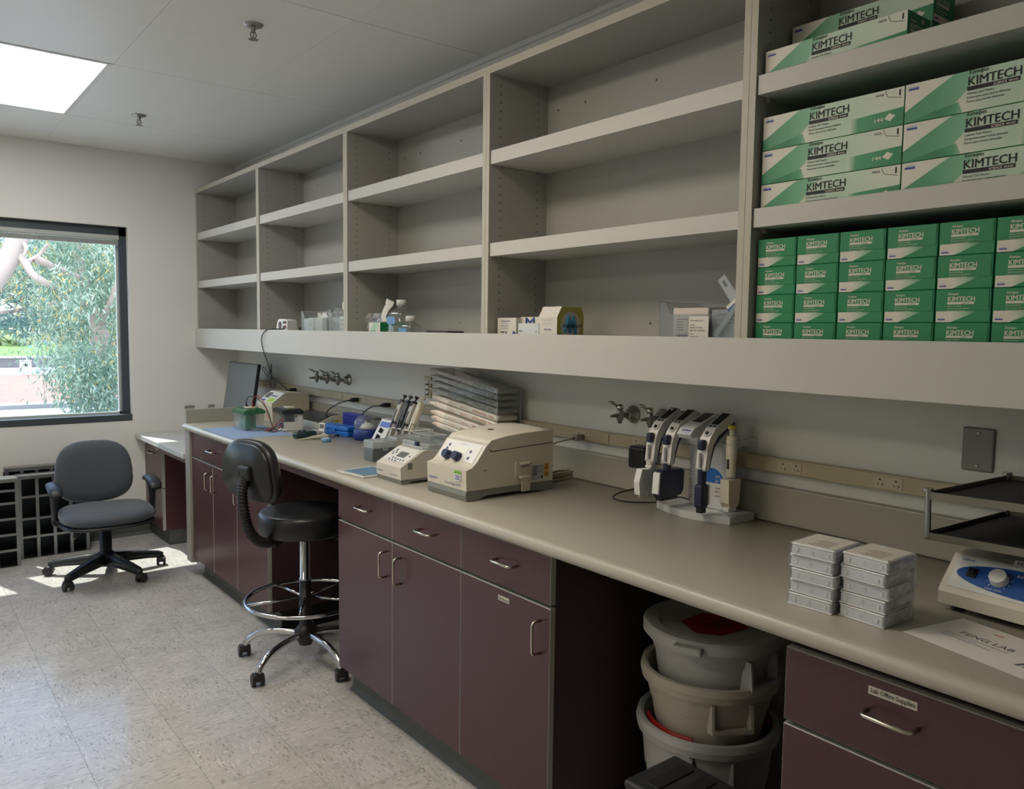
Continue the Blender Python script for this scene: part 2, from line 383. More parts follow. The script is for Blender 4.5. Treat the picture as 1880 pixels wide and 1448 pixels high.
LBL = ['empty open grey wall cabinet against the window wall', 'open grey wall cabinet holding the white power box and clear bins of boxes',
       'open grey wall cabinet holding the tissue box and the two clear bottles', 'wide open grey wall cabinet holding the yellow-green film box',
       'open grey wall cabinet filled with green and white wipe boxes', 'open grey wall cabinet past the one filled with wipe boxes']
for k in range(6): upper_cabinet(DIV[k], DIV[k+1], LBL[k])
v = thing('cabinet_valance', 'long pale grey valance board running under the open wall cabinets', 'valance', (1.873, -1.05, 1.369))
MB().rbox(0, 0, 0, .0165, WY-.0005+1.05, .14, .0015, 1).build('valance_board', m_shelf, v)
MB().box(.0165, 0, .062, WX-1.874, WY-.0005+1.05, .0865).build('underside_panel', m_lam, v)

XD = 1.46
def front(parent, ya, yb, z0, z1, name='door', h=None, hz=None):
    """door or drawer front, maroon with grey banded edges; h: 'v' or 'h' pull at (y, z)"""
    g = .0018; t = .0195
    b = MB().box(XD+.0004, yb+g+.0004, z0+g+.0004, XD+t-.0004, ya-g-.0004, z1-g-.0004, 1)
    b = MB(); y0, y1, a, c = yb+g, ya-g, z0+g, z1-g; e = .0016
    vs_ = [(XD, y0+e, a+e), (XD, y1-e, a+e), (XD, y1-e, c-e), (XD, y0+e, c-e), (XD+e, y0, a), (XD+e, y1, a), (XD+e, y1, c), (XD+e, y0, c), (XD+t, y0, a), (XD+t, y1, a), (XD+t, y1, c), (XD+t, y0, c)]
    b.add(vs_, [(0, 3, 2, 1)], 0)
    for i in range(4):
        j = (i+1) % 4; b.add([vs_[i], vs_[j], vs_[4+j], vs_[4+i]], [(0, 1, 2, 3)], 1); b.add([vs_[4+i], vs_[4+j], vs_[8+j], vs_[8+i]], [(0, 1, 2, 3)], 1)
    b.add(vs_[8:], [(0, 1, 2, 3)], 1)
    o = b.build(name, [m_maroon, m_band], parent)
    if h:
        y, z = hz; q = .048; pr_ = .032
        d = Vector((0, 1, 0)) if h == 'h' else Vector((0, 0, 1)); c0 = Vector((XD, y, z)); nx = Vector((-1, 0, 0))
        pts = [c0-d*q]+[c0-d*q+nx*(pr_-.01)]+[c0-d*(q-.003)+nx*(pr_-.004)]+[c0-d*(q-.01)+nx*pr_]+[c0+d*(q-.01)+nx*pr_, c0+d*(q-.003)+nx*(pr_-.004), c0+d*q+nx*(pr_-.01), c0+d*q]
        MB().tube(pts, .0042, 10).build('handle', m_pull, o)
    return o
def carcass(parent, ya, yb, z0, z1, xb=2.15):
    MB().box(XD+.021, yb+.002, z0, xb, ya-.002, z1).build('carcass', m_maroon_in, parent)
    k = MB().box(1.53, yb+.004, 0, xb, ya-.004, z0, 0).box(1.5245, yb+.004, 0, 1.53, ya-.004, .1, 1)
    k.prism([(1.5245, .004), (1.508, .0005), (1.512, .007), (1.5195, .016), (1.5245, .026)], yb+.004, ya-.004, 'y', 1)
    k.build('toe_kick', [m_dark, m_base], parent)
c1 = thing('base_cabinet', 'maroon base cabinet with three doors beside the low desk', 'cabinet', (0, 0, 0), 0, 'maroon base cabinets under the bench')
carcass(c1, 4.957, 3.758, .112, .893)
for ya, yb, hy in ((4.957, 4.572, 4.62), (4.572, 4.188, 4.512), (4.188, 3.758, 4.145)): front(c1, ya, yb, .115, .738, 'door', 'v', (hy, .64))
front(c1, 4.957, 4.188, .742, .888, 'drawer', 'h', (4.56, .82)); front(c1, 4.188, 3.758, .742, .888, 'drawer', 'h', (3.97, .82))
MB().rbox(1.447, 4.962, .085, 2.19, 5.045, .8935, .002, 1).build('end_panel', m_band, c1)
c2 = thing('base_cabinet', 'maroon base cabinet with three drawers and three doors between the knee spaces', 'cabinet', (0, 0, 0), 0, 'maroon base cabinets under the bench')
carcass(c2, 2.99, 1.657, .112, .893)
for k, (ya, yb, hy) in enumerate(((2.99, 2.546, 2.59), (2.546, 2.10, 2.484), (2.10, 1.657, 1.70))):
    d = front(c2, ya, yb, .115, .739, 'door', 'v', (hy, .645))
    front(c2, ya, yb, .745, .89, 'drawer', 'h', ((ya+yb)/2-.02, .826))
    if k == 2:
        s = MB().box(XD-.0008, 1.846, .7, XD-.0001, 1.9, .716, 0); text(s, 'Sub Boxes', .011, face_mx((XD-.0012, 1.896, .7035), (0, -1, 0), (0, 0, 1)), 1, .045, .01)
        s.build('label_strip', [mat('label_white', (205, 200, 188), .5), mat('print_black', (24, 24, 26), .6)], d)
c3 = thing('base_cabinet', 'maroon drawer cabinet with the office supplies label', 'cabinet', (0, 0, 0), 0, 'maroon base cabinets under the bench')
carcass(c3, .915, -.915, .112, .876)
for a in (.915, .457, 0.0, -.457):
    for z0, z1 in ((.716, .875), (.416, .711), (.115, .411)):
        d = front(c3, a, a-.456, z0, z1, 'drawer', 'h', (a-.228, (z0+z1)/2 if z1 < .8 else .806))
        if a == .915 and z1 > .8:
            s = MB().box(XD-.0008, .643, .8385, XD-.0001, .735, .8545, 0); text(s, 'Lab Office Supplies', .013, face_mx((XD-.0012, .7305, .8432), (0, -1, 0), (0, 0, 1)), 1, .083, .006)
            s.build('label_strip', [MATS['label_white'], MATS['print_black']], d)
MB().box(1.49, -.915, .876, 2.15, .913, .893).build('top_rail', m_maroon_in, c3)
ap = thing('knee_apron', 'maroon apron board under the counter behind the black stool', 'apron', (0, 0, 0))
MB().box(1.465, 2.9925, .86, 1.485, 3.7555, .8935).build('apron_board', m_maroon, ap)

# continuous worktop
tp = thing('worktop', 'long beige-grey laminate worktop with a rounded front edge and low backsplash', 'worktop', (0, -1.0, 0))
prof = [(2.185, .894), (1.447, .894)]+[(1.452+.0205*math.cos(a)-.0005, .9145+.0205*math.sin(a)) for a in [R(q) for q in range(255, 85, -15)]]+[(2.185, .935)]
wl_ = 5.045+1.0
MB().prism(prof, 0, wl_, 'y', 0, True).build('slab', m_top, tp)
MB().rbox(2.166, 0, .9352, 2.1995, wl_-.02, 1.05, .004, 2).build('backsplash', mat('splash_laminate_shaded', (152, 148, 136), .4, var=.03), tp)  # worktop laminate made darker, the upright's weaker light put into its colour
MB().rbox(1.45, wl_-.02, .9352, 2.1995, wl_, 1.018, .002, 1).build('end_splash', m_band, tp)

# low desk with its file cabinet
dk = thing('low_desk', 'low grey desk top between the bench end and the window wall', 'desk', (0, 0, 0))
MB().rbox(1.435, 5.047, .712, 2.1995, WY-.001, .747, .004, 2).build('desk_top', m_shelf, dk)
MB().box(1.50, 5.047, .655, 1.515, 5.768, .7115).build('apron', m_maroon, dk)
fc = thing('file_cabinet', 'maroon two-drawer file cabinet under the low desk', 'cabinet', (0, 0, 0))
MB().box(1.521, 5.772, .105, 2.15, WY-.003, .711).build('carcass', m_maroon, fc)
MB().box(1.545, 5.78, 0, 2.1, WY-.012, .105).build('toe_kick', m_base, fc)
_x = XD; XD = 1.50
for z0, z1, hz in ((.405, .708, .63), (.108, .40, .36)):
    d = front(fc, WY-.004, 5.772, z0, z1, 'drawer', 'h', (5.99, hz))
    if z1 > .6: MB().cyl((XD, 5.865, .672), (XD-.012, 5.865, .672), .009, .007, 14).cyl((XD-.012, 5.865, .672), (XD-.018, 5.865, .672), .004, .004, 10).build('lock', m_pull, d)
XD = _x
# ------------------------------------------------------------------ outdoors, beyond the window
GZ = -.3
def at(px, py, Y):
    """point on the picture ray of (px, py) at room depth Y (things stand on the street and the slope beyond)"""
    d = _r2*((px-940)/FPX)+_u2*(-(py-724)/FPX)+_f; return Vector((0, 0, CAMH))+d*(Y/d.y)
m_road = mat('pale_road', (176, 180, 186), .8, var=.05, scale=2)
m_kerb = mat('kerb_concrete', (128, 130, 134), .8, var=.08, scale=5)
m_conc = mat('pale_concrete', (186, 186, 186), .8, var=.05, scale=5)
m_mulch = mat('leaf_litter', (146, 110, 100), .9, var=.45, scale=9, stretch=(1, .35, 1))
m_grass = mat('lawn_green', (96, 138, 66), .9, var=.3, scale=3)
m_soil = mat('far_ground', (150, 150, 118), .9, var=.2, scale=.4)
m_lw = mat('low_wall_grey', (132, 128, 132), .8, var=.1, scale=4)  # plain grey wall face, darker than its coping
def strip(name, ya, yb, za, zb, m, lift=0):
    return struct(MB().prism([(ya, za-.4), (yb, zb-.4), (yb, zb), (ya, za)], -70, 70, 'x').build(name, m))
strip('street', WY+.25, 20.3, GZ-.02, GZ-.02, m_road)
strip('kerb', 20.3, 21.0, GZ+.07, GZ+.07, m_kerb)
strip('mulch_bed', 21.0, 33.0, GZ+.05, GZ+.05, m_mulch)
strip('footpath', 33.0, 39.0, GZ+.05, GZ+.04, m_conc)
strip('lawn', 39.6, 52, GZ+.4, .55, m_grass)
strip('far_ground', 52, 160, .55, .9, m_soil)
lw = struct(MB().box(-70, 39, GZ-.2, 70, 39.45, GZ+.42).build('low_wall', m_lw))
MB().rbox(-70, 38.9, GZ+.42, 70, 39.6, GZ+.5, .02, 1).build('coping', m_conc, lw)
p = at(47.5, 687, 33.6); lb = thing('litter_bin', 'pale concrete litter bin in front of the low street wall', 'bin', (p.x, 33.6, GZ+.05))
MB().rbox(-.17, -.17, 0, .17, .17, .46, .02, 2).build('body', m_conc, lb)
MB().cyl((0, -.172, .33), (0, -.165, .33), .06, n=16).build('mouth', m_dark, lb)
MB().rbox(-.19, -.19, .46, .19, .19, .5, .02, 2).build('rim', m_conc, lb)
for (a, b, c, e), nm, col, l in (((54, 634, 64, 654), 'utility_box', (110, 190, 180), 'teal utility box standing on the far lawn'), ((83, 631, 92, 653), 'street_sign', (60, 120, 210), 'small blue sign board standing on the far lawn')):
    q = at(a, e, 47); q2 = at(c, b, 47); t = thing(nm, l, 'box' if nm == 'utility_box' else 'sign', (q.x, 47, .35))
    m = mat(nm+'_paint', col, .5)
    if nm == 'utility_box':
        MB().rbox(0, 0, .03, q2.x-q.x, .4, q2.z-.35, .03, 2).build('body', m, t); MB().box(-.03, -.03, -.2, q2.x-q.x+.03, .43, .03).build('plinth', m_conc, t)
    else:
        MB().rbox(0, 0, .35, q2.x-q.x, .04, q2.z-.35, .01, 1).build('board', m, t); MB().cyl((.17, .02, -.2), (.17, .02, .4), .03).build('post', m_kerb, t)

def leaf_mat(name, rgb, var=.25):
    m = mat(name, rgb, .55, var=var, scale=1.5); nt = m.node_tree; b = nt.nodes['Principled BSDF']
    tr = nt.nodes.new('ShaderNodeBsdfTranslucent'); mx = nt.nodes.new('ShaderNodeMixShader'); mx.inputs[0].default_value = .5
    nt.links.new(b.inputs['Base Color'].links[0].from_socket, tr.inputs[0])
    o = nt.nodes['Material Output']; nt.links.new(b.outputs[0], mx.inputs[1]); nt.links.new(tr.outputs[0], mx.inputs[2]); nt.links.new(mx.outputs[0], o.inputs[0]); return m
LEAF = [leaf_mat('gum_leaf', (134, 160, 138)), leaf_mat('gum_leaf_dark', (92, 124, 106)), leaf_mat('gum_leaf_pale', (168, 186, 170)), leaf_mat('gum_leaf_amber', (190, 172, 112))]
PINE = [leaf_mat('pine_needle', (104, 140, 132)), leaf_mat('pine_needle_dark', (80, 112, 112))]
BUSH = [leaf_mat('bush_leaf', (128, 150, 108)), leaf_mat('bush_leaf_pale', (176, 188, 150))]
m_bark = mat('pale_bark', (172, 156, 146), .8, var=.18, scale=3, bump=.5, bscale=9, stretch=(2, 2, .5))
m_bark2 = mat('grey_bark', (150, 136, 134), .85, var=.2, scale=4)
def leaves(anchors, n, ln, wd, droop, spread, k, weights):
    """clusters of single leaves hanging at anchor points"""
    b = MB(); rr = random.Random(k)
    for a in anchors:
        tw = Vector((rr.uniform(-1, 1), rr.uniform(-1, 1), -droop*rr.uniform(.4, 1.3))).normalized()
        mi = rr.choices(range(len(weights)), weights)[0]
        for i in range(n):
            p = a+tw*(spread*rr.random())+Vector((rr.gauss(0, .3), rr.gauss(0, .3), rr.gauss(0, .22)))*spread
            d = Vector((rr.gauss(0, .45), rr.gauss(0, .45), -droop*rr.uniform(.3, 1)+rr.gauss(0, .2))).normalized()
            sd = d.cross(Vector((rr.gauss(0, 1), rr.gauss(0, 1), rr.gauss(0, .4)))).normalized()*wd*rr.uniform(.7, 1.2); l = ln*rr.uniform(.7, 1.3)
            b.add([p, p+d*l*.4+sd, p+d*l, p+d*l*.4-sd], [(0, 1, 2, 3)], mi if rr.random() < .75 else rr.choices(range(len(weights)), weights)[0])
    return b
def limb(pts, r0, r1):
    P = spline(pts, 5); k = len(P); return MB().tube(P, [r0+(r1-r0)*i/(k-1) for i in range(k)], 9)
rr = random.Random(3)
ta = thing('gum_tree', 'leafy gum tree with a pale rough trunk and hanging foliage by the street', 'tree', (at(184, 640, 17).x, 17, GZ-.02))
def rel(t, pts): return [Vector(q)-t.location for q in pts]
limb(rel(ta, [(ta.location.x+.1, 17, GZ-.1), at(188, 690, 17), at(184, 625, 17), at(176, 590, 17), at(166, 565, 17), at(150, 520, 17.3), at(140, 440, 17.5), at(120, 300, 17.5)]), .21, .08).build('trunk', m_bark, ta)
for pts, r in (([at(178, 600, 17), at(200, 560, 16.5), at(230, 470, 16)], .08), ([at(186, 640, 17), at(215, 628, 16.6), at(260, 600, 16.4)], .06), ([at(166, 565, 17), at(120, 545, 16.2), at(90, 560, 15.8)], .05)):
    limb(rel(ta, pts), r, .02).build('branch', m_bark, ta)
an = []
for _ in range(680):
    x = rr.uniform(62, 270); y = rr.uniform(395, 650)
    if x < 110 and y > 520+.6*(x-62)*1 and rr.random() < .35: continue
    if x < 100 and rr.random() < .55: continue
    if 158 < x < 202 and 560 < y < 640 and rr.random() < .75: continue
    an.append(at(x, y, rr.uniform(17.4, 20) if 160 < x < 200 and 545 < y < 640 else rr.uniform(16.3, 19.8)))
for _ in range(60): an.append(at(rr.gauss(165, 14), rr.uniform(640, 742), rr.uniform(15.2, 16.5)))
for _ in range(85): an.append(at(rr.uniform(110, 225), rr.uniform(628, 690), rr.uniform(15.2, 16.6)))
for _ in range(30): an.append(at(rr.uniform(195, 222), rr.uniform(640, 745), rr.uniform(15.5, 16.5)))
f = leaves([a-ta.location for a in an], 36, .125, .0125, 1.0, .55, 5, (5, 5, 4, .5)).build('foliage', LEAF, ta); f['kind'] = 'stuff'
tb = thing('gum_tree', 'smooth pale gum tree leaning in at the top of the window', 'tree', (at(-60, 640, 15).x-.6, 15, GZ-.02))
limb(rel(tb, [(tb.location.x, 15, GZ-.1), at(-75, 640, 15), at(-30, 540, 15), at(8, 488, 15), at(26, 455, 15), at(42, 415, 15), at(56, 330, 15)]), .2, .13).build('trunk', m_bark, tb)
for pts, r in (([at(28, 462, 15), at(45, 480, 14.9), at(60, 503, 14.8), at(85, 520, 14.8), at(112, 540, 15.4), at(150, 575, 16.8)], .075), ([at(38, 440, 15), at(48, 455, 14.8), at(43, 470, 14.8)], .04), ([at(48, 482, 15), at(70, 470, 15.6), at(88, 448, 15.6)], .05), ([at(64, 474, 15.2), at(95, 488, 15.3), at(124, 500, 15.8), at(165, 515, 17)], .07)):
    limb(rel(tb, pts), r, r*.45).build('branch', m_bark, tb)
an = [at(rr.uniform(-20, 30), rr.uniform(400, 520), rr.uniform(17, 19)) for _ in range(45)]+[at(rr.uniform(90, 140), rr.uniform(480, 560), rr.uniform(14.6, 15.4)) for _ in range(30)]
f = leaves([a-tb.location for a in an], 28, .12, .0125, 1.0, .5, 6, (4, 4, 2, 1.5)).build('foliage', LEAF, tb); f['kind'] = 'stuff'
tc_ = thing('pine_tree', 'open blue-green pine tree standing beyond the footpath', 'tree', (at(-40, 650, 36).x, 40.5, .2))
limb(rel(tc_, [(tc_.location.x, 40.5, .1), at(-45, 600, 37), at(-20, 540, 36), at(10, 470, 36)]), .35, .12).build('trunk', m_bark2, tc_)
for pts in ([at(-35, 600, 37), at(0, 578, 36), at(20, 572, 36), at(48, 567, 36)], [at(48, 567, 36), at(38, 540, 36), at(25, 520, 36), at(12, 495, 36)], [at(10, 530, 36), at(40, 515, 36), at(75, 500, 36)], [at(-20, 545, 36), at(20, 525, 36), at(24, 525, 36)]):
    limb(rel(tc_, pts), .12, .06).build('branch', m_bark2, tc_)
an = [at(rr.uniform(-20, 120), rr.uniform(432, 556), rr.uniform(34, 38)) for _ in range(90)]+[at(rr.gauss(62, 25), rr.gauss(590, 10), rr.uniform(34, 38)) for _ in range(40)]
f = leaves([a-tc_.location for a in an], 22, .42, .03, .1, .55, 8, (2, 3)).build('foliage', PINE, tc_); f['kind'] = 'stuff'
for x0_, x1_, y0_, y1_, l, k in ((-60, 62, 606, 650, 'broad green bush on the far lawn', 11), (60, 130, 622, 652, 'rounded green bush beside the blue sign', 12), (130, 290, 600, 652, 'wide green bush behind the gum tree trunk', 13)):
    BY = 50+(k-11)*9; c = at((x0_+x1_)/2, 652, BY); tb_ = thing('bush', l, 'bush', (c.x, BY, .5), 0, 'bushes on the far lawn')
    an = []
    while len(an) < 120:
        x, y = rr.uniform(x0_, x1_), rr.uniform(y0_, y1_+4)
        if ((x-(x0_+x1_)/2)/(x1_-x0_)*2)**2+((y1_-y)/(y1_-y0_+1))**2 < 1: an.append(at(x, y, rr.uniform(BY-1.5, BY+2))-tb_.location)
    f = leaves(an, 20, .4, .14, .3, .7, k, (3, 2)).build('foliage', BUSH, tb_); f['kind'] = 'stuff'
    MB().tube([(0, 0, -.1), (.05, 0, .6), (-.1, .1, 1.2)], [.12, .09, .05], 8).build('stem', m_bark2, tb_)
# ------------------------------------------------------------------ things on the bench wall
m_beige = mat('beige_raceway', (190, 178, 148), .45, var=.03)
m_beige_l = mat('beige_outlet', (200, 192, 166), .4, var=.02)
m_blk = mat('black_plastic', (24, 25, 27), .4, var=.1)
m_rub = mat('black_rubber', (20, 21, 23), .55, var=.1)
m_steel = mat('nickel_valve', (176, 176, 172), .28, .9, var=.06)
rw = thing('outlet_raceway', 'long beige outlet raceway along the wall above the backsplash', 'raceway', (WX-.0005, 0, 1.115))
RY0, RY1 = -.9, WY-.002
cuts = [RY0, .62, 2.144, 3.66, 5.18, RY1]
for a, b in zip(cuts, cuts[1:]):
    MB().rbox(-.03, a+.0012, -.023, 0, b-.0012, .023, .004, 2).build('channel', m_beige, rw)
om = MB(); om.rbox(-.0018, -.04, -.0165, 0, .04, .0165, .001, 1, 0)
sm_ = MB()
for dy in (-.0225, .0225):      # two sockets per strip, lying on their side
    sm_.cyl((-.0019, dy, .008), (-.0023, dy, .008), .0028, n=10); sm_.box(-.0023, dy+.0045, -.009, -.0019, dy+.006, -.002)
    sm_.box(-.0023, dy-.0075, -.009, -.0019, dy-.006, -.002).box(-.0023, dy-.011, -.0062, -.0019, dy-.006, -.0047)
om = om.mesh('outlet', m_beige_l); sm_ = sm_.mesh('sockets', m_hole)
for k in range(17):
    y = 1.066+.3048*k-.6096
    if any(abs(y-c) < .05 for c in cuts): continue
    o = link('outlet', om, rw, (-.03, y, 0)); link('socket_slots', sm_, o)
def gas_tap(y, label, ring, lever=True):
    t = thing('gas_tap', label, 'tap', (WX-.0005, y, 1.217), 0, 'lab gas taps on the bench wall')
    Mx = Matrix.Rotation(-PI/2, 4, 'Y')   # local z of the lathe points out of the wall (-x)
    MB().lathe([(0, 0), (.034, 0), (.034, .004), (.031, .008), (.022, .012), (.02, .03), (.015, .036), (0, .036)], 24, M=Mx).build('flange', m_steel, t)
    b = MB().cyl((-.034, 0, 0), (-.062, 0, 0), .0085, .0085, 12); b.cyl((-.046, 0, 0), (-.052, 0, 0), .012, .012, 6)
    b.lathe([(0, -.03), (.0075, -.03), (.0075, -.022), (.011, -.02), (.0135, -.01), (.0135, .012), (.01, .02), (.007, .024), (0, .024)], 14, (-.072, 0, 0))
    b.build('valve_body', m_pewter, t)
    MB().cyl((-.082, 0, 0), (-.122, 0, -.002), .0085, .004, 12).build('nozzle', m_pewter, t)
    h = MB().lathe([(0, .022), (.0125, .022), (.0135, .03), (.011, .037), (0, .037)], 16, (-.072, 0, 0))
    P = [(-.078, .004, .032), (-.088, .006, .038), (-.1, .009, .046), (-.118, .012, .05)]
    h.tube(P, [.006, .0062, .0066, .0045], 8).build('lever', mat('polished_nickel', (205, 205, 200), .16, 1), t)
    MB().lathe([(0, .0372), (.009, .0372), (.008, .0395), (0, .04)], 14, (-.072, 0, 0)).build('index_button', mat('button_%d_%d_%d' % ring, ring, .4), t)
for y, l, c in ((2.048, 'nickel gas tap with a red button, over the beige raceway seam', (130, 50, 40)), (1.902, 'nickel gas tap with a yellow button beside the electronic pipettes', (176, 150, 50)), (1.756, 'nickel gas tap half hidden behind the electronic pipettes', (60, 80, 150)),
                (4.353, 'nickel gas tap of the far row, wall flange showing', (60, 80, 150)), (4.499, 'nickel gas tap in the middle of the far row', (176, 150, 50)), (4.645, 'nickel gas tap of the far row, nearest the window wall', (130, 50, 40))): gas_tap(y, l, c)
t = thing('blank_wall_plate', 'grey steel blank cover plate on the bench wall', 'wall plate', (WX-.0005, .852, 1.233))
MB().rbox(-.007, -.038, -.056, 0, .038, .056, .004, 2).build('plate', mat('plate_grey', (132, 130, 122), .4, .15), t)
for z in (-.042, .042): MB().cyl((-.007, 0, z), (-.0095, 0, z), .0055, .004, 12).box(-.0099, -.004, z-.0006, -.0095, .004, z+.0006).build('screw', m_pewter, t)
t = thing('outlet_plate', 'upright beige outlet plate behind the pipette carousel', 'outlet', (WX-.0005, 3.468, 1.228))
MB().rbox(-.008, -.031, -.056, 0, .031, .056, .003, 2).build('plate', m_beige, t)
for k in range(3):
    o = MB().rbox(-.013, -.016, .018-.026*k, -.008, .016, .036-.026*k, .002, 1).build('socket', m_white, t)
    MB().box(-.0135, -.011, .012-.026*k, -.008, -.003, .019-.026*k).box(-.0135, .003, .012-.026*k, -.008, .011, .019-.026*k).build('slot', m_blk, o)
def plug(name, label, y, pts, r=.0034, col=None, z=1.112, size=1.0):
    """mains plug in the raceway with its cord"""
    m = col or m_blk; t = thing(name, label, 'plug', (0, 0, 0)); s = size
    MB().rbox(WX-.032-.042*s, y-.014*s, z-.012*s, WX-.032, y+.014*s, z+.012*s, .004, 2).cyl((WX-.032-.042*s, y, z), (WX-.032-.062*s, y, z-.002), .006*s, .004*s, 10).build('plug_head', m, t)
    MB().tube(spline([(WX-.032-.06*s, y, z-.002)]+pts, 7), r, 7).build('cord', m, t)
plug('mains_cable', 'black plug and cord rising over the blue tube rack', 4.18, [(2.07, 4.23, 1.09), (2.05, 4.33, 1.04), (2.07, 4.40, .975), (2.1, 4.47, .955)])
plug('mains_cable', 'black plug whose cord loops down behind the vortex mixer', 3.81, [(2.085, 3.86, 1.10), (2.07, 3.93, 1.06), (2.08, 3.96, 1.0), (2.1, 3.98, .96)])
plug('mains_cable', 'black plug above the cream power supply', 5.06, [(2.06, 5.08, 1.105), (2.05, 5.1, 1.09), (2.06, 5.11, 1.06), (2.13, 5.13, .96)])
plug('mains_cable', 'grey plug and cord leading down to the large centrifuge', 2.29, [(2.06, 2.32, 1.09), (2.02, 2.39, 1.05), (2.01, 2.45, 1.02), (2.05, 2.47, .97), (2.1, 2.47, .945)], .0042, mat('grey_cord', (138, 134, 124), .5), 1.106)
# ------------------------------------------------------------------ chairs
def outline(a, b, n=2.6, k=40, taper=0, top=0):
    o = []
    for i in range(k):
        g = 2*PI*i/k; c, s = math.cos(g), math.sin(g)
        x = a*abs(c)**(2/n)*(1 if c >= 0 else -1); y = b*abs(s)**(2/n)*(1 if s >= 0 else -1)
        o.append((x*(1+taper*y/b), y))
    return o
def cushion(mb, out, prof, M=None, m=0, bow=0):
    """soft pad: outline in local x,y; prof is a list of (scale, z); bow curves it about y"""
    k = len(out); vs_ = []; fs = []
    for s, z in prof:
        for x, y in out: vs_.append((x*s, y*s, z+bow*(x*s)**2))
    for r in range(len(prof)-1):
        for i in range(k):
            j = (i+1) % k; fs.append((r*k+i, r*k+j, (r+1)*k+j, (r+1)*k+i))
    fs += [list(range(k))[::-1], list(range((len(prof)-1)*k, len(prof)*k))]
    return mb.add(vs_, fs, m, True, M)
PAD = [(.02, -1), (.6, -.98), (.88, -.85), (.97, -.5), (1, 0), (.975, .45), (.9, .75), (.7, .93), (.4, 1), (.02, 1.02)]
def pad(t, lo=.8): return [(s, z*t*(lo if z < 0 else 1)) for s, z in PAD]
m_weave = mat('dark_weave', (68, 74, 84), .62, var=.22, scale=420, bump=.25, bscale=900, sheen=.3)
m_blkp = mat('chair_plastic', (34, 37, 41), .42, var=.08)
m_vinyl = mat('black_vinyl', (26, 27, 29), .36, var=.15, bump=.12, bscale=160)
m_mirror = mat('mirror_chrome', (200, 200, 202), .07, 1, var=.02)
m_castw = mat('caster_wheel', (30, 31, 33), .45, var=.1)
def caster(parent, x, y, az, stem=.06, r=.027):
    t = MB(); M = Matrix.Translation((x, y, 0)) @ Matrix.Rotation(az, 4, 'Z')
    def P(v): return M @ Vector(v)
    t.cyl(P((0, 0, stem-.004)), P((0, 0, stem+.014)), .006)
    h = []
    for g in range(0, 181, 20): h.append((-.012+(r+.003)*math.cos(R(g)), r+(r+.003)*math.sin(R(g))))
    t.prism(h, -.021, .021, 'y', 0, True, M); t.rbox(-.02, -.02, r, .016, .02, stem, .006, 2, M=M)
    o = t.build('caster', m_castw, parent)
    for s in (-1, 1):
        MB().cyl(P((-.012, s*.012, r)), P((-.012, s*.026, r)), r, r*.9, 20).build('wheel', m_castw, o)
    return o
oc = thing('office_chair', 'grey office chair with armrests on a black star base', 'chair', (1.045, 5.31, 0), R(-3))
b = MB()
for k in range(5):
    a = R(4+72*k+3); c, s = math.cos(a), math.sin(a); d = Vector((c, s, 0)); n = Vector((-s, c, 0)); vs_ = []
    for q, w_, z0, z1 in ((.02, .034, .075, .135), (.12, .03, .07, .125), (.24, .024, .062, .105), (.315, .02, .052, .09), (.335, .012, .05, .08)):
        for e, z in ((-1, z0), (1, z0), (.7, z1), (-.7, z1)): vs_.append(d*q+n*(w_*e)+Vector((0, 0, z)))
    fs = [(4*i+j, 4*i+(j+1) % 4, 4*i+4+(j+1) % 4, 4*i+4+j) for i in range(4) for j in range(4)]+[(3, 2, 1, 0), (16, 17, 18, 19)]
    MB().add(vs_, fs, 0, True).build('base_leg', m_blkp, oc)
    caster(oc, .325*c, .325*s, a+1.2+k, .058)
MB().lathe([(0, .06), (.045, .06), (.05, .1), (.045, .14), (.034, .145), (.034, .3), (.026, .305), (.02, .31), (.02, .36), (0, .36)], 24).build('column', m_blkp, oc)
m = MB().rbox(-.1, -.13, .345, .1, .13, .375, .01, 2); m.build('seat_plate', m_blkp, oc)
MB().tube([(-.08, -.05, .352), (-.17, -.08, .345), (-.225, -.09, .342)], [.006, .007, .011], 8).tube([(-.06, -.08, .35), (-.14, -.14, .325), (-.19, -.17, .29)], [.006, .008, .012], 8).build('adjust_lever', m_blkp, oc)
cushion(MB(), outline(.25, .235, 3.0), pad(.045), Matrix.Translation((-.02, -.2, .418)) @ Matrix.Rotation(R(1), 4, 'X'), bow=.12).build('seat', m_weave, oc)
cushion(MB(), outline(.252, .24, 3.0), [(.02, -1*.01), (.9, -.01), (1, 0), (.97, .012), (.02, .014)], Matrix.Translation((-.02, -.2, .376))).build('seat_pan', m_blkp, oc)
MB().tube(spline([(0, .06, .352), (0, .13, .36), (0, .18, .42), (0, .185, .56), (0, .15, .64)], 6), .018, 10).build('back_post', m_blkp, oc)
cushion(MB(), outline(.213, .188, 2.9, taper=-.06), pad(.032), Matrix.Translation((-.045, .075, .635)) @ Matrix.Rotation(R(82), 4, 'X'), bow=.55).build('backrest', m_weave, oc)
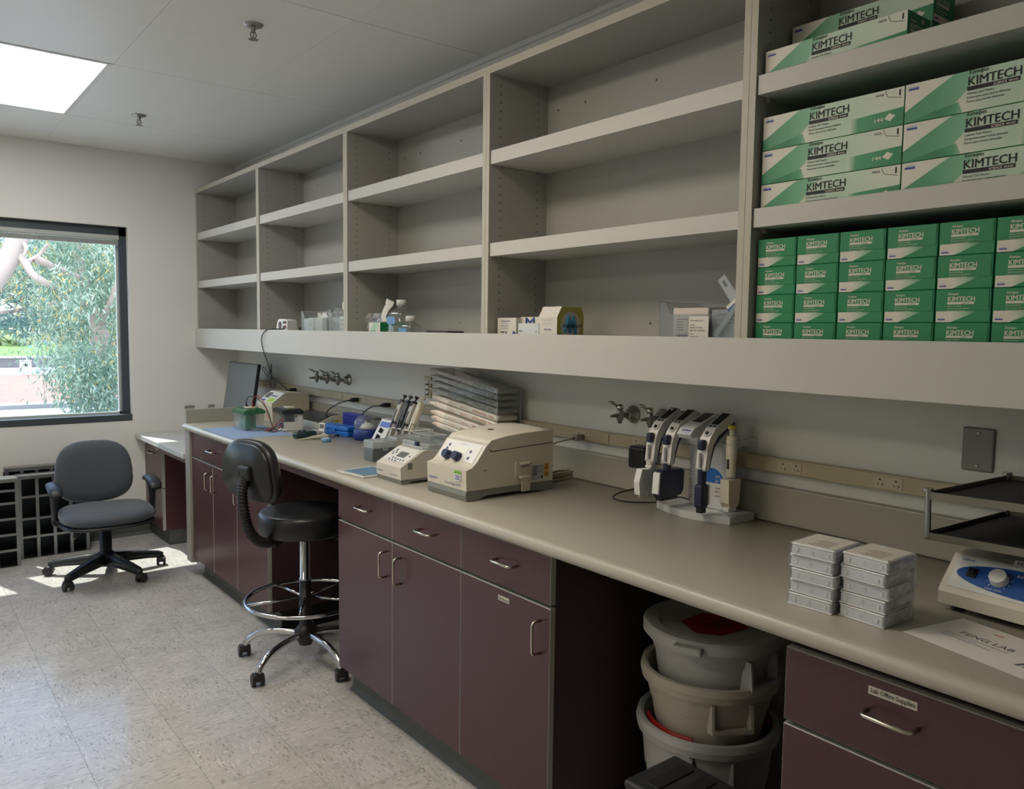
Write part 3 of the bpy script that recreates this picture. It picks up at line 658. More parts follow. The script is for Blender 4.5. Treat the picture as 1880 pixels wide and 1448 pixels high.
for s in (-1, 1):
    x = s*.262-.02
    MB().tube(spline([(s*.1-.02, -.1, .36), (s*.2-.02, -.13, .362), (x, -.14, .375), (x+s*.004, -.14, .41)], 5), .011, 8).build('arm_bracket', m_blkp, oc)
    u = MB(); vs_ = []
    for z, a, c in ((.395, .02, .016), (.46, .026, .018), (.545, .033, .022), (.565, .035, .022)):
        for i in range(12): g = 2*PI*i/12; vs_.append((x+c*math.cos(g), -.14+a*math.sin(g), z))
    u.add(vs_, [(12*r+i, 12*r+(i+1) % 12, 12*r+12+(i+1) % 12, 12*r+12+i) for r in range(3) for i in range(12)]+[list(range(12))[::-1], list(range(36, 48))], 0, True).build('arm_post', m_blkp, oc)
    p = MB(); vs_ = []
    prof = [(-.27, .558, .03, .012), (-.25, .573, .036, .018), (-.18, .585, .039, .02), (-.1, .59, .038, .02), (-.03, .588, .034, .018), (-.005, .575, .03, .012)]
    for y, z, hw, hh in prof:
        for i in range(14): g = 2*PI*i/14; vs_.append((x+hw*math.cos(g), y, z+hh*math.sin(g)))
    kk = len(prof)
    p.add(vs_, [(14*r+i, 14*r+14+i, 14*r+14+(i+1) % 14, 14*r+(i+1) % 14) for r in range(kk-1) for i in range(14)]+[list(range(14)), list(range(14*(kk-1), 14*kk))[::-1]], 0, True).build('arm_pad', m_blkp, oc)

st = thing('drafting_stool', 'black drafting stool with a ribbed back stem and chrome foot ring', 'stool', (1.479, 3.367, 0))
for k in range(5):
    a = R(133+72*k); c, s = math.cos(a), math.sin(a)
    P = spline([(.035*c, .035*s, .135), (.12*c, .12*s, .135), (.21*c, .21*s, .122), (.272*c, .272*s, .09), (.295*c, .295*s, .058)], 5)
    MB().tube(P, .0145, 12).build('base_leg', m_mirror, st)
    caster(st, .297*c, .297*s, a+(2.2, 1.0, -.4, .5, 2)[k], .058, .027)
MB().lathe([(0, .085), (.03, .085), (.034, .1), (.05, .12), (.05, .15), (.034, .17), (.0265, .18), (.0265, .385), (0, .385)], 24).build('lower_column', m_blk, st)
MB().lathe([(0, .385), (.0275, .385), (.0275, .392), (.023, .395), (.023, .56), (.02, .565), (.02, .60), (0, .60)], 24).build('upper_column', m_mirror, st)
ring = [(.262*math.cos(2*PI*i/56), .262*math.sin(2*PI*i/56), .3) for i in range(56)]
MB().tube(ring, .0095, 10, closed=True).build('foot_ring', m_mirror, st)
for k in range(5):
    a = R(133+36+72*k); c, s = math.cos(a), math.sin(a); MB().tube([(.02*c, .02*s, .305), (.255*c, .255*s, .3)], .0065, 8).build('ring_spoke', m_mirror, st)
MB().lathe([(0, .608), (.19, .608), (.2, .618), (.202, .65), (.2, .69), (.193, .702), (.18, .707), (.1, .711), (0, .712)], 48).build('seat', m_vinyl, st)
MB().box(-.09, -.06, .593, .09, .06, .608).rbox(-.13, -.03, .588, -.06, .03, .606, .004, 1).build('seat_plate', m_blk, st)
MB().cyl((-.15, -.06, .585), (-.15, -.02, .585), .016, .016, 12).build('tilt_knob', m_blk, st)
MB().tube([(.06, -.06, .592), (.14, -.11, .57), (.155, -.12, .558)], [.005, .006, .012], 8).build('height_lever', m_blk, st)
dv = Vector((.97, .225, 0)).normalized(); wv = Vector((-dv.y, dv.x, 0))
bc = Vector((1.17-1.479, 3.29-3.367, .915))
P = spline([bc+dv*.018+Vector((0, 0, -.02)), bc+dv*.0+Vector((0, 0, -.09)), bc+dv*.015+Vector((0, 0, -.2)), bc+dv*.045+Vector((0, 0, -.275)), bc+dv*.105+Vector((0, 0, -.318)), Vector((-.13, -.03, .592)), Vector((-.05, -.01, .596))], 22)
MB().tube(P, [.0205+.0035*math.sin(i*PI/1.5) for i in range(len(P))], 14).build('ribbed_stem', m_rub, st)
M = Matrix.Translation(bc+dv*.05+Vector((0, 0, .002))) @ Matrix(((wv.x, 0, dv.x, 0), (wv.y, 0, dv.y, 0), (0, 1, 0, 0), (0, 0, 0, 1))) @ Matrix.Rotation(R(-5), 4, 'X')
cushion(MB(), outline(.185, .135, 3.0, taper=-.1), pad(.045, .45), M, bow=-.35).build('backrest', m_vinyl, st)
cushion(MB(), outline(.172, .123, 3.0, taper=-.1), [(.02, -.012), (.96, -.012), (1, -.004), (1, .0)], M @ Matrix.Translation((0, 0, -.016)), bow=-.35).build('back_shell', m_vinyl, st)
MB().rbox(-.042, -.032, -.05, .042, .03, -.018, .01, 2, M=M).build('back_bracket', m_blk, st)
for x in (-.026, .026): MB().lathe([(0, -.0515), (.006, -.0515), (.006, -.05), (0, -.05)], 10, M=M @ Matrix.Translation((x, .0, 0))).build('bracket_bolt', m_rub, st)

# ------------------------------------------------------------------ steel racks under the window
m_rack = mat('stainless_rack', (150, 152, 152), .3, .9, var=.1, scale=12)
m_rackin = mat('rack_shadow_steel', (44, 48, 52), .35, .7, var=.1)  # steel darkened to carry the shade inside the racks
def freezer_rack(label, x0, x1, y0, y1, h, cols, zs, top=True, name='freezer_rack'):
    t = thing(name, label, 'rack', (x0, y0, 0), 0, 'steel freezer racks under the window'); W, D = x1-x0, y1-y0; s = .02; e = .0015
    for i in range(cols+1):
        x = (W-s)*i/cols
        MB().box(x, 0, 0, x+s, e, h).box(x, 0, 0, x+e, s, h).build('front_strap', m_rack, t)
    for z in zs:
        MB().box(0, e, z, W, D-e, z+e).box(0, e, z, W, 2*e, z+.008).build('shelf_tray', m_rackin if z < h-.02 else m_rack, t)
    MB().box(0, D-e, .004, W, D, h-.003).build('rear_shade_sheet', m_rackin, t)  # dark sheet added to stand for the shaded void behind the straps
    for z in zs[1:]: MB().box(0, -.0006, z-.002, W, -.0001, z+.013).build('front_rail', m_rack, t)
    MB().box(0, 0, h-.002, W, D, h).box(0, -.0005, h-.022, W, 0, h).build('top_plate', m_rack, t)
    for x in (0, W-e): MB().box(x, e, .004, x+e, D-e, .03).box(x, e, h-.03, x+e, D-e, h-.002).box(x, e, h*.5, x+e, D-e, h*.5+.025).build('side_rail', m_rack, t)
    return t
freezer_rack('steel freezer rack standing in front, beside the office chair', .30, .654, 5.813, 5.945, .56, 3, (.002, .1, .2, .3, .4, .48))
freezer_rack('long steel freezer rack behind the office chair', .668, 1.075, 5.965, 6.085, .545, 4, (.002, .135, .255, .40))
freezer_rack('steel freezer rack leaning back against the window wall', .615, 1.06, 6.1, 6.2, .58, 5, (.002, .14, .28, .42))

# ------------------------------------------------------------------ bins in the knee spaces
m_gbin = mat('grey_bin_plastic', (182, 182, 178), .5, var=.06, scale=8)
m_gbin2 = mat('cream_bin_plastic', (192, 187, 172), .5, var=.08, scale=8)
m_red = mat('red_liner', (170, 30, 34), .45, var=.1)
def tub(t, r0, r1, h, m, z=0, rim=.018, handles=(), name='body'):
    MB().lathe([(0, z), (r0*.97, z), (r0, z+.01), (r0+(r1-r0)*.62, z+h*.62), (r0+(r1-r0)*.62+.004, z+h*.63), (r1, z+h-.045), (r1+rim, z+h-.04), (r1+rim+.004, z+h-.02), (r1+rim, z+h-.002), (r1+.004, z+h), (r1-.004, z+h-.004), (r1-.008, z+h-.05), (r0-.006, z+.012), (0, z+.012)], 56, hard=True).build(name, m, t)
    for a in handles:
        M = Matrix.Rotation(a, 4, 'Z'); q = r0+(r1-r0)*.7
        w_ = .055; hb = MB(); zt, zb = z+h-.046, z+h-.125
        for sg in (-1, 1): hb.prism([(q-.03, zt), (q+.012, zt), (q+.02, zb), (q-.03, zb-.012)], sg*w_-.004, sg*w_+.004, 'y', M=M)
        hb.prism([(q-.03, zb-.012), (q+.02, zb), (q+.021, zb+.012), (q-.03, zb)], -w_, w_, 'y', M=M)
        hb.build('grip', m, t)
bx, by = 1.87, 1.42
b1 = thing('waste_bin', 'grey round waste bin at the bottom of the stack under the bench', 'bin', (bx, by, 0), 0, 'stacked round waste bins')
tub(b1, .15, .188, .41, m_gbin, 0, .014, (R(222),))
for a0, a1 in ((140, 205), (300, 340)):
    MB().lathe([(.168, .36), (.176, .408), (.171, .411), (.166, .408), (.162, .37)], 24, a0=R(a0), a1=R(a1)).build('liner_edge', m_red, b1)
lab = MB(); text(lab, 'BR', .03, face_mx((.125, -.158, .325), (.78, .62, 0), (0, 0, 1)), 0, None, .01); lab.build('lettering', MATS['print_black'], b1)
b2 = thing('waste_bin', 'cream round waste bin nested in the middle of the stack', 'bin', (bx+.005, by, .3), 0, 'stacked round waste bins')
tub(b2, .14, .183, .262, m_gbin2, 0, .013, (R(238),))
b3 = thing('waste_bin', 'grey lidded waste bin with a red biohazard sticker on top', 'bin', (bx+.008, by-.005, .49), 0, 'stacked round waste bins')
tub(b3, .15, .175, .19, m_gbin, 0, .01, (R(268),))
ld = MB().lathe([(0, .187), (.148, .187), (.158, .196), (.186, .199), (.195, .199), (.201, .193), (.201, .168), (.194, .166), (.194, .186), (0, .183)], 56, hard=True).build('lid', m_gbin, b3)
MB().rbox(-.224, -.03, .168, -.185, .05, .19, .006, 2, M=Matrix.Rotation(R(22), 4, 'Z')).build('lid_tab', m_gbin, ld)
sk = MB().add([(-.1, -.02, .1885), (-.06, -.075, .1885), (.05, -.09, .1885), (.095, -.02, .1885), (.05, .075, .1885), (-.06, .07, .1885)], [range(6)], 0)
for k in range(3):
    a = R(90+120*k); c = (.026*math.cos(a), .026*math.sin(a)-.005)
    sk.add([(c[0]+rr_*math.cos(R(g)), c[1]+rr_*math.sin(R(g)), .1891) for g in range(0, 360, 20) for rr_ in (.017, .022)], [(2*i, 2*i+1, (2*i+3) % 36, (2*i+2) % 36) for i in range(18)], 1)
sk.build('sticker', [mat('biohazard_red', (150, 30, 32), .5), m_blk], ld)
bk = thing('step_stool', 'black plastic step stool standing before the waste bins', 'step stool', (1.532, 1.16, 0), 0)
m_crate = mat('crate_black', (38, 40, 42), .5, var=.15)
MB().rbox(-.09, -.165, 0, .09, .165, .37, .02, 3).build('body', m_crate, bk)
MB().rbox(-.1, -.18, .37, .1, .18, .398, .012, 3).build('tread', m_crate, bk)
for y in (-.1, -.03, .04, .11): MB().rbox(-.07, y-.02, .398, .07, y+.02, .4015, .001, 1).build('grip_pad', m_rub, bk)
wb = thing('carboy', 'white ribbed plastic drum standing behind the black stool', 'drum', (1.985, 3.26, 0))
m_wbin = mat('white_drum', (190, 188, 182), .5, var=.05)
MB().lathe([(0, 0), (.13, 0), (.15, .02), (.155, .12), (.135, .2), (.128, .22), (.15, .25), (.157, .36), (.15, .5), (.128, .53), (.06, .535), (0, .535)], 40).build('body', m_wbin, wb)
MB().lathe([(0, .535), (.045, .535), (.045, .56), (0, .562)], 24).build('cap', m_wbin, wb)
# ------------------------------------------------------------------ low desk: monitor, wall boxes
ZT = .9352
m_scr = mat('dead_screen', (92, 97, 100), .3, var=.03)
m_cream = mat('cream_plastic', (206, 200, 180), .42, var=.02)
m_creamd = mat('cream_plastic_dark', (190, 184, 164), .45, var=.02)  # slightly darker cream for the power supply case
m_ltgrey = mat('light_grey_plastic', (196, 196, 190), .4, var=.02)
m_grey = mat('mid_grey_plastic', (128, 128, 122), .45, var=.04)
m_wht = mat('white_plastic', (226, 226, 222), .38, var=.02)
m_navy = mat('navy_plastic', (34, 42, 84), .4, var=.08)
m_clear = clear('clear_plastic', (225, 232, 232), .12, .06)
m_frost = clear('frosted_plastic', (215, 222, 224), .42, .2)
m_pblk = MATS['print_black']; m_pblu = mat('print_blue', (40, 70, 150), .5)
mo = thing('monitor', 'dark grey flat monitor tilted back on the low desk', 'monitor', (1.91, 5.515, .7475))
Mt = Matrix.Rotation(R(9), 4, 'Y')
MB().rbox(-.012, -.275, .19, .012, .275, .535, .004, 2, M=Mt).build('housing', m_blk, mo)
MB().box(-.0126, -.268, .196, -.0121, .264, .529, M=Mt).build('screen', m_scr, mo)
MB().rbox(.01, -.04, .12, .035, .04, .36, .006, 2, M=Mt).build('neck', m_grey, mo)
MB().rbox(-.06, -.11, 0, .11, .11, .012, .004, 2).rbox(.02, -.035, .012, .06, .035, .15, .008, 2).build('stand', m_grey, mo)
for x0, x1, l in ((1.785, 1.852, 'wider grey data box on the window wall above the low desk'), (1.958, 2.0, 'narrow grey data box on the window wall beside the monitor')):
    t = thing('data_box', l, 'wall box', ((x0+x1)/2, WY-.0005, .9175), 0, 'grey data boxes on the window wall'); w2 = (x1-x0)/2
    MB().rbox(-w2, -.03, -.012, w2, 0, .012, .003, 1).build('cover', m_grey, t); MB().box(-w2*.8, -.0305, -.0105, w2*.8, -.0302, -.004).build('port_strip', m_ltgrey, t)

# ------------------------------------------------------------------ far end of the bench
bp = MB().rbox(-.172, -.262, 0, .172, .262, .0012, .0004, 1).build('bench_pad', mat('blue_pad', (142, 166, 198), .8, var=.06, bump=.2), None, (1.612, 4.436, ZT))
tag(bp, 'pale blue absorbent bench pad under the gel tanks', 'bench pad')
ZP = ZT+.0013
def gel_tank(label, loc, lid, insert, rz=0, white_stand=False):
    t = thing('gel_tank', label, 'gel tank', loc, rz, 'electrophoresis gel tanks'); hx, hy, h = .056, .09, .1; k = .9
    b = MB(); o = [(-hx*k, -hy*k), (hx*k, -hy*k), (hx*k, hy*k), (-hx*k, hy*k)]; p = [(-hx, -hy), (hx, -hy), (hx, hy), (-hx, hy)]
    vs_ = [(x, y, .002) for x, y in o]+[(x, y, h) for x, y in p]; b.add(vs_, [(3, 2, 1, 0)]+[(i, (i+1) % 4, 4+(i+1) % 4, 4+i) for i in range(4)])
    for i in range(4): b.tube([vs_[i], vs_[4+i]], .0025, 6)
    for y in (-.05, .0, .05): b.box(-hx*.95, y-.002, .004, -hx*.93, y+.002, h)
    b.build('tank', m_clear, t)
    for y in (-.055, .01):
        n = MB().box(-.036, y, .012, -.008, y+.045, .092)
        for q in range(9): n.box(-.0375, y, .015+.0085*q, -.036, y+.045, .018+.0085*q)
        n.build('electrode_core', insert, t)
    MB().box(.006, -.06, .01, .02, .065, .09).build('buffer_dam', insert, t)
    l = MB(); L0 = [(-hx-.006, h-.004), (-hx-.006, h+.012), (-hx+.015, h+.022), (hx-.015, h+.026), (hx+.006, h+.014), (hx+.006, h-.004)]
    l.prism(L0, -hy-.006, hy+.006, 'y'); ld_ = l.build('lid', lid, t)
    MB().rbox(-.02, -.045, h+.024, .03, .03, h+.031, .002, 1).build('lead_block', m_cream, ld_)
    if white_stand: MB().box(-.05, -.086, 0, .05, -.078, .05).rbox(-.075, -.1, 0, -.03, -.04, .012, .004, 1).rbox(.03, -.088, 0, .062, -.07, .09, .004, 1).build('stand', m_wht, t)
    return t
g1 = gel_tank('clear gel tank with a green lid and green cores', (1.654, 4.53, ZP), clear('green_lid', (30, 120, 70), .75, .08), mat('green_core', (58, 128, 88), .45))
g2 = gel_tank('clear gel tank with a smoky black lid on a white stand', (1.848, 4.425, ZP), clear('smoke_lid', (34, 40, 52), .86, .06), mat('smoke_core', (60, 66, 84), .4), R(-6), True)
m_lead_r = mat('red_lead', (160, 36, 44), .45); 
def lead(label, m, pts, tip):
    t = thing('test_lead', label, 'lead', (0, 0, 0), 0, 'power leads of the gel tanks'); P = spline(pts, 8); MB().tube(P, .0022, 7).build('cable', m, t)
    d = (P[0]-P[2]).normalized(); MB().cyl(P[0]+d*.002, P[0]-d*.022, .0055, .003, 10).build('connector', m, t)
z = ZP+.133
lead('red power lead arching out of the green-lidded tank', m_lead_r, [(1.67, 4.5, z), (1.668, 4.5, z+.035), (1.69, 4.49, z+.062), (1.72, 4.46, z+.02), (1.735, 4.43, z-.06), (1.75, 4.4, ZP+.012), (1.71, 4.36, ZP+.004), (1.69, 4.39, ZP+.0045)], 0)
lead('black power lead arching out of the green-lidded tank', m_rub, [(1.65, 4.545, z), (1.648, 4.545, z+.03), (1.665, 4.535, z+.055), (1.71, 4.5, z+.035), (1.735, 4.44, z-.03), (1.742, 4.4, ZP+.03), (1.76, 4.37, ZP+.004)], 0)
lead('red lead coiled between the two gel tanks', m_lead_r, [(1.72, 4.42, ZP+.004), (1.75, 4.38, ZP+.03), (1.772, 4.33, ZP+.075), (1.768, 4.31, ZP+.06), (1.74, 4.32, ZP+.012), (1.71, 4.33, ZP+.004)], 0)
lead('black lead lying on the pad between the two gel tanks', m_rub, [(1.71, 4.36, ZP+.004), (1.735, 4.33, ZP+.03), (1.76, 4.3, ZP+.05), (1.75, 4.28, ZP+.02), (1.72, 4.31, ZP+.004), (1.7, 4.35, ZP+.004)], 0)

ps = thing('power_supply', 'cream power supply with a small display on its sloping front', 'power supply', (0, 4.785, ZT))
prof = [(1.9, 0), (2.14, 0), (2.14, .168), (2.125, .173), (2.0, .183), (1.985, .181), (1.895, .113), (1.893, .1)]
MB().prism(prof, 0, .236, 'y').build('case', m_creamd, ps)
Ms = face_mx((1.893, .234, .115), (0, -1, 0), (.0925, 0, .068))
f_ = MB().box(.004, .006, .0004, .23, .108, .0016, 0, M=Ms).build('front_panel', m_wht, ps)
MB().box(.02, .045, .0016, .085, .095, .0024, 0, M=Ms).build('display', mat('lcd_grey', (104, 110, 108), .25), f_)
k = MB().box(.11, .012, .0016, .215, .05, .0022, M=Ms).build('key_field', mat('lime_keys', (176, 204, 96), .5), f_)
b = MB()
for i in range(4): b.box(.022+.017*i, .014, .0016, .034+.017*i, .032, .0022, M=Ms)
for i in range(5): b.box(.1+.02*i, .062, .0016, .112+.02*i, .078, .0022, M=Ms)
b.build('keys', m_pblu, f_)['kind'] = 'stuff'
ti = thing('gel_imager_base', 'black-topped silver light box lying behind the blue racks', 'light box', (1.985, 4.3, ZT))
MB().prism([(0, 0), (.165, 0), (.165, .06), (.13, .078), (.09, .078), (0, .04)], 0, .37, 'y').build('case', m_ltgrey, ti)
MB().prism([(.0, .041), (.088, .079), (.128, .079), (.128, .082), (.086, .083), (.0, .045)], .012, .36, 'y').build('glass_top', mat('black_glass', (38, 40, 44), .18), ti)
MB().cyl((.055, -.001, .016), (.055, -.012, .016), .012, .011, 14).build('dial', m_blk, ti)
s = MB().box(.088, -.0006, .04, .13, -.0001, .05, 0).add([(.075, -.0007, .047), (.083, -.0007, .041), (.083, -.0007, .053)], [(0, 1, 2)], 1)
text(s, 'spectroline', .008, face_mx((.09, -.0011, .043), (1, 0, 0), (0, 0, 1)), 1, .036); s.build('badge', [mat('badge_yellow', (190, 180, 60), .5), m_pblk], ti)

# dark blue tube rack on edge, azure storage box, timer, tape, hand pipettors
m_dblue = mat('royal_blue_plastic', (34, 44, 150), .35, var=.08)
tr_ = thing('tube_rack', 'royal blue tube rack standing on its long edge', 'tube rack', (2.052, 3.888, ZT))
MB().rbox(0, 0, 0, .05, .255, .112, .003, 1).build('body', m_dblue, tr_)
h = MB()
for i in range(16):
    for j in range(6): h.cyl((-.0006, .014+.0152*i, .015+.0165*j), (-.0002, .014+.0152*i, .015+.0165*j), .0052, n=8)
h.build('wells', mat('well_shadow', (16, 20, 84), .5), tr_)['kind'] = 'stuff'
az = thing('storage_box', 'azure plastic storage box lying flat before the royal blue rack', 'storage box', (1.99, 4.05, ZT), R(9.5))
m_az = mat('azure_plastic', (28, 102, 190), .32, var=.06)
MB().rbox(-.042, -.13, 0, .042, .13, .028, .006, 2).build('tray', m_az, az)
MB().rbox(-.043, -.131, .0285, .043, .131, .054, .007, 2).rbox(-.047, -.02, .018, -.041, .02, .036, .001, 1).build('lid', m_az, az)
tm = thing('lab_timer', 'small white bench timer with a grey display', 'timer', (1.885, 4.06, ZT+.0025), R(35))
Mq = Matrix.Rotation(R(14), 4, 'Y'); MB().rbox(-.008, -.018, 0, .008, .018, .068, .005, 2, M=Mq).build('body', m_wht, tm)
MB().box(-.0088, -.013, .036, -.0081, .013, .06, M=Mq).build('display', MATS['lcd_grey'], tm)
b = MB(); [b.box(-.0088, -.012+.009*i, .012, -.0081, -.006+.009*i, .022, M=Mq) for i in range(3)]; b.build('buttons', m_pblu, tm)['kind'] = 'stuff'
tp_ = thing('tape_roll', 'small roll of pale blue label tape', 'tape', (1.806, 3.832, ZT))
MB().lathe([(.015, 0), (.026, 0), (.026, .019), (.015, .019), (.015, 0)], 28).build('tape', mat('pale_blue_tape', (110, 158, 204), .5), tp_); MB().lathe([(.013, 0), (.015, 0), (.015, .019), (.013, .019), (.013, 0)], 24).build('core', m_wht, tp_)
pg = thing('pipette_controller', 'dark teal pipette controller lying on the bench', 'pipette controller', (1.79, 4.03, ZT+.0195), R(14))
MB().rbox(-.085, -.02, -.018, .05, .02, .016, .01, 3).rbox(-.085, -.016, -.014, -.05, .016, .012, .006, 2).build('body', mat('dark_teal', (44, 68, 72), .3, var=.2), pg)
for x in (-.05, -.02): MB().cyl((x, 0, .014), (x, 0, .022), .009, .008, 12).build('trigger', m_blk, pg)
MB().cyl((.048, 0, 0), (.075, 0, 0), .019, .014, 16).cyl((.075, 0, 0), (.098, 0, 0), .013, .007, 14).build('nose_cone', m_wht, pg)
lp = thing('hand_pipette', 'white hand pipette lying beside the pale blue tape', 'pipette', (1.81, 3.945, ZT+.0105), R(1))
m_ivory = mat('ivory_plastic', (208, 202, 182), .42)
MB().cyl((-.03, 0, 0), (.055, 0, 0), .0095, .0125, 14).rbox(.02, -.007, -.002, .05, .007, .0155, .004, 1).build('barrel', m_ivory, lp)
MB().cyl((-.12, 0, -.006), (-.06, 0, -.003), .0022, .005, 10).cyl((-.06, 0, -.003), (-.03, 0, 0), .0055, .0085, 12).build('shaft', m_ivory, lp)
MB().cyl((.055, 0, 0), (.095, 0, 0), .009, .009, 12).build('collar', m_grey, lp); MB().cyl((.095, 0, 0), (.115, 0, 0), .005, .005, 10).cyl((.115, 0, 0), (.122, 0, 0), .0085, .0085, 12).build('plunger', m_blk, lp)

mf = thing('mini_centrifuge', 'mini centrifuge with a blue base and clear dome lid', 'centrifuge', (2.028, 3.80, ZT))
m_mfb = mat('deep_blue_plastic', (34, 58, 130), .35, var=.05)
MB().lathe([(0, 0), (.07, 0), (.076, .006), (.074, .05), (.068, .058), (0, .058)], 32).build('base', m_mfb, mf)
MB().lathe([(0, .059), (.045, .059), (.03, .078), (.012, .09), (0, .091)], 24).build('rotor', m_wht, mf)
MB().lathe([(.071, .058), (.074, .075), (.07, .1), (.055, .12), (.03, .128), (0, .13)], 32).build('dome_lid', m_clear, mf)
MB().box(.03, -.02, .1, .07, .02, .112).cyl((0, 0, .091), (0, 0, .11), .012, .014, 12).build('latch', m_blk, mf)
vx = thing('vortex_mixer', 'grey vortex mixer with a blue label and black knobs', 'vortex mixer', (0, 3.5, ZT))
MB().prism([(1.95, 0), (2.135, 0), (2.14, .1), (2.12, .126), (2.03, .13), (2.018, .128), (1.952, .018)], 0, .125, 'y').build('case', mat('vortex_grey', (168, 168, 162), .45), vx)
Mv = face_mx((1.9515, .121, .0195), (0, -1, 0), (.066, 0, .11)); pl = MB().box(.002, .004, .0004, .117, .124, .0014, M=Mv).build('front_panel', m_wht, vx)
s = MB().box(.012, .082, .0014, .107, .112, .002, M=Mv); s.build('label', mat('label_blue', (96, 120, 200), .5), pl)
for y in (.06, .024): MB().cyl(Mv @ Vector((.06, y, .0014)), Mv @ Vector((.06, y, .014)), .0125, .011, 14).box(.057, y-.013, .014, .063, y+.013, .018, M=Mv).build('knob', m_blk, pl)
MB().cyl((2.085, .062, .128), (2.085, .062, .142), .016, .015, 16).lathe([(0, .142), (.024, .142), (.03, .15), (.028, .158), (.018, .159), (0, .154)], 24, (2.085, .062, 0)).build('cup_head', m_rub, vx)

# pipette carousel with four hand pipettes
cr = thing('pipette_stand', 'white pipette stand beside the vortex mixer', 'pipette stand', (2.01, 3.30, ZT))
MB().lathe([(0, 0), (.07, 0), (.072, .008), (.06, .014), (.02, .018), (0, .018)], 32).build('foot', m_wht, cr); MB().cyl((.02, 0, .015), (.02, 0, .2), .012, .01, 14).build('mast', m_wht, cr)
MB().rbox(-.075, -.1, .108, .05, .1, .114, .003, 1).build('holder_plate', m_wht, cr)
def hand_pipette(label, x, y, mg, mc, lean=R(27)):
    t = thing('hand_pipette', label, 'pipette', (x, y, ZT+.03), 0, 'hand pipettes in the stand', rot=(R(-4), lean, 0))
    MB().cyl((0, 0, .075), (0, 0, .12), .0075, .012, 12).rbox(-.0145, -.016, .12, .0145, .016, .225, .008, 3).build('grip', mg, t)
    MB().cyl((0, 0, 0), (0, 0, .075), .003, .0065, 10).build('shaft', m_ltgrey, t)
    MB().rbox(-.017, -.012, .205, .016, .012, .236, .006, 2).cyl((0, 0, .236), (0, 0, .25), .004, .004, 8).lathe([(0, .25), (.007, .25), (.011, .258), (.01, .262), (0, .262)], 14).build('plunger', mc, t)
    MB().box(-.0165, -.005, .085, -.0125, .005, .18).build('ejector', mc, t); MB().cyl((0, 0, .1), (0, 0, .118), .0095, .0125, 12).build('volume_ring', mc, t)
m_pg = mat('pipette_grey', (176, 177, 172), .35); m_pd = mat('pipette_charcoal', (62, 66, 74), .35)
for i, (y, l, a, c) in enumerate(((3.385, 'grey hand pipette, first beyond the vortex mixer', m_pg, m_pd), (3.33, 'charcoal-backed hand pipette in the stand', m_pd, m_pd), (3.275, 'grey hand pipette with a black collar in the stand', m_pg, m_blk), (3.215, 'ivory hand pipette in the stand beside the acrylic rack', m_ivory, m_ivory))):
    hand_pipette(l, 1.905, y, a, c)
# ------------------------------------------------------------------ middle of the bench
nb = thing('notebook', 'small spiral notebook with a blue cover at the counter edge', 'notebook', (1.548, 2.895, ZT), R(6))
MB().rbox(-.09, -.095, 0, .09, .095, .008, .002, 1).build('pages', m_wht, nb)
MB().box(-.078, -.085, .0082, .07, .075, .0092).build('cover', mat('notebook_blue', (104, 140, 170), .35, var=.15, scale=12), nb)
c = MB()
for i in range(18):
    y = -.086+.0101*i; c.tube([(-.088+.006*math.cos(a), y, .0075+.006*math.sin(a)) for a in [R(30*q) for q in range(12)]], .0009, 5, closed=True)
c.build('spiral', m_wht, nb)['kind'] = 'stuff'
MB().tube([(.0, -.07, .0105), (.06, .05, .012)], .003, 8).build('ribbon_pen', m_clear, nb)
def tip_box(label, loc, rz, body, fill, h=.092, w=.125, d=.085):
    t = thing('tip_box', label, 'tip box', loc, rz, 'pipette tip boxes by the mixer')
    MB().rbox(-w/2, -d/2, 0, w/2, d/2, h*.6, .004, 2).build('base', body, t)
    MB().box(-w/2+.008, -d/2+.008, h*.6, w/2-.008, d/2-.008, h*.66).build('tip_tray', fill, t)
    MB().rbox(-w/2-.002, -d/2-.002, h*.6+.0005, w/2+.002, d/2+.002, h, .005, 2).build('lid', m_frost, t)
    MB().rbox(-.012, -d/2-.005, h*.5, .012, -d/2, h*.68, .001, 1).build('latch', m_frost, t)
tip_box('grey tip box with a frosted lid beside the notebook', (1.755, 3.165, ZT), 0, clear('grey_tip_base', (104, 112, 116), .85, .2), mat('tip_tray_grey', (150, 156, 158), .5))
tip_box('tip box with a yellow tray behind the white heated mixer', (1.875, 3.165, ZT), 0, clear('pale_tip_base', (198, 196, 180), .8, .2), mat('tip_tray_yellow', (214, 204, 150), .5), .1)

th = thing('thermal_mixer', 'white heated mixer with a grey display and blue keys', 'heated mixer', (0, 2.597, ZT))
Y1 = .186
MB().prism([(1.526, .018), (1.79, .018), (1.79, .112), (1.775, .118), (1.64, .123), (1.625, .121), (1.545, .076), (1.524, .064)], 0, Y1, 'y').build('case', mat('warm_white_plastic', (214, 208, 198), .38, var=.02), th)
MB().prism([(1.53, 0), (1.56, 0), (1.575, .009), (1.74, .009), (1.755, 0), (1.786, 0), (1.788, .0175), (1.5265, .0175)], .001, Y1-.001, 'y').build('plinth', m_grey, th)
Mh = face_mx((1.5445, Y1-.004, .0765), (0, -1, 0), (.08, 0, .045)); fp = MB().box(.003, .002, .0003, .174, .086, .0012, M=Mh).build('front_panel', m_wht, th)
MB().box(.068, .03, .0012, .128, .062, .002, M=Mh).build('display', MATS['lcd_grey'], fp)
keys = MB(); kr = MB()
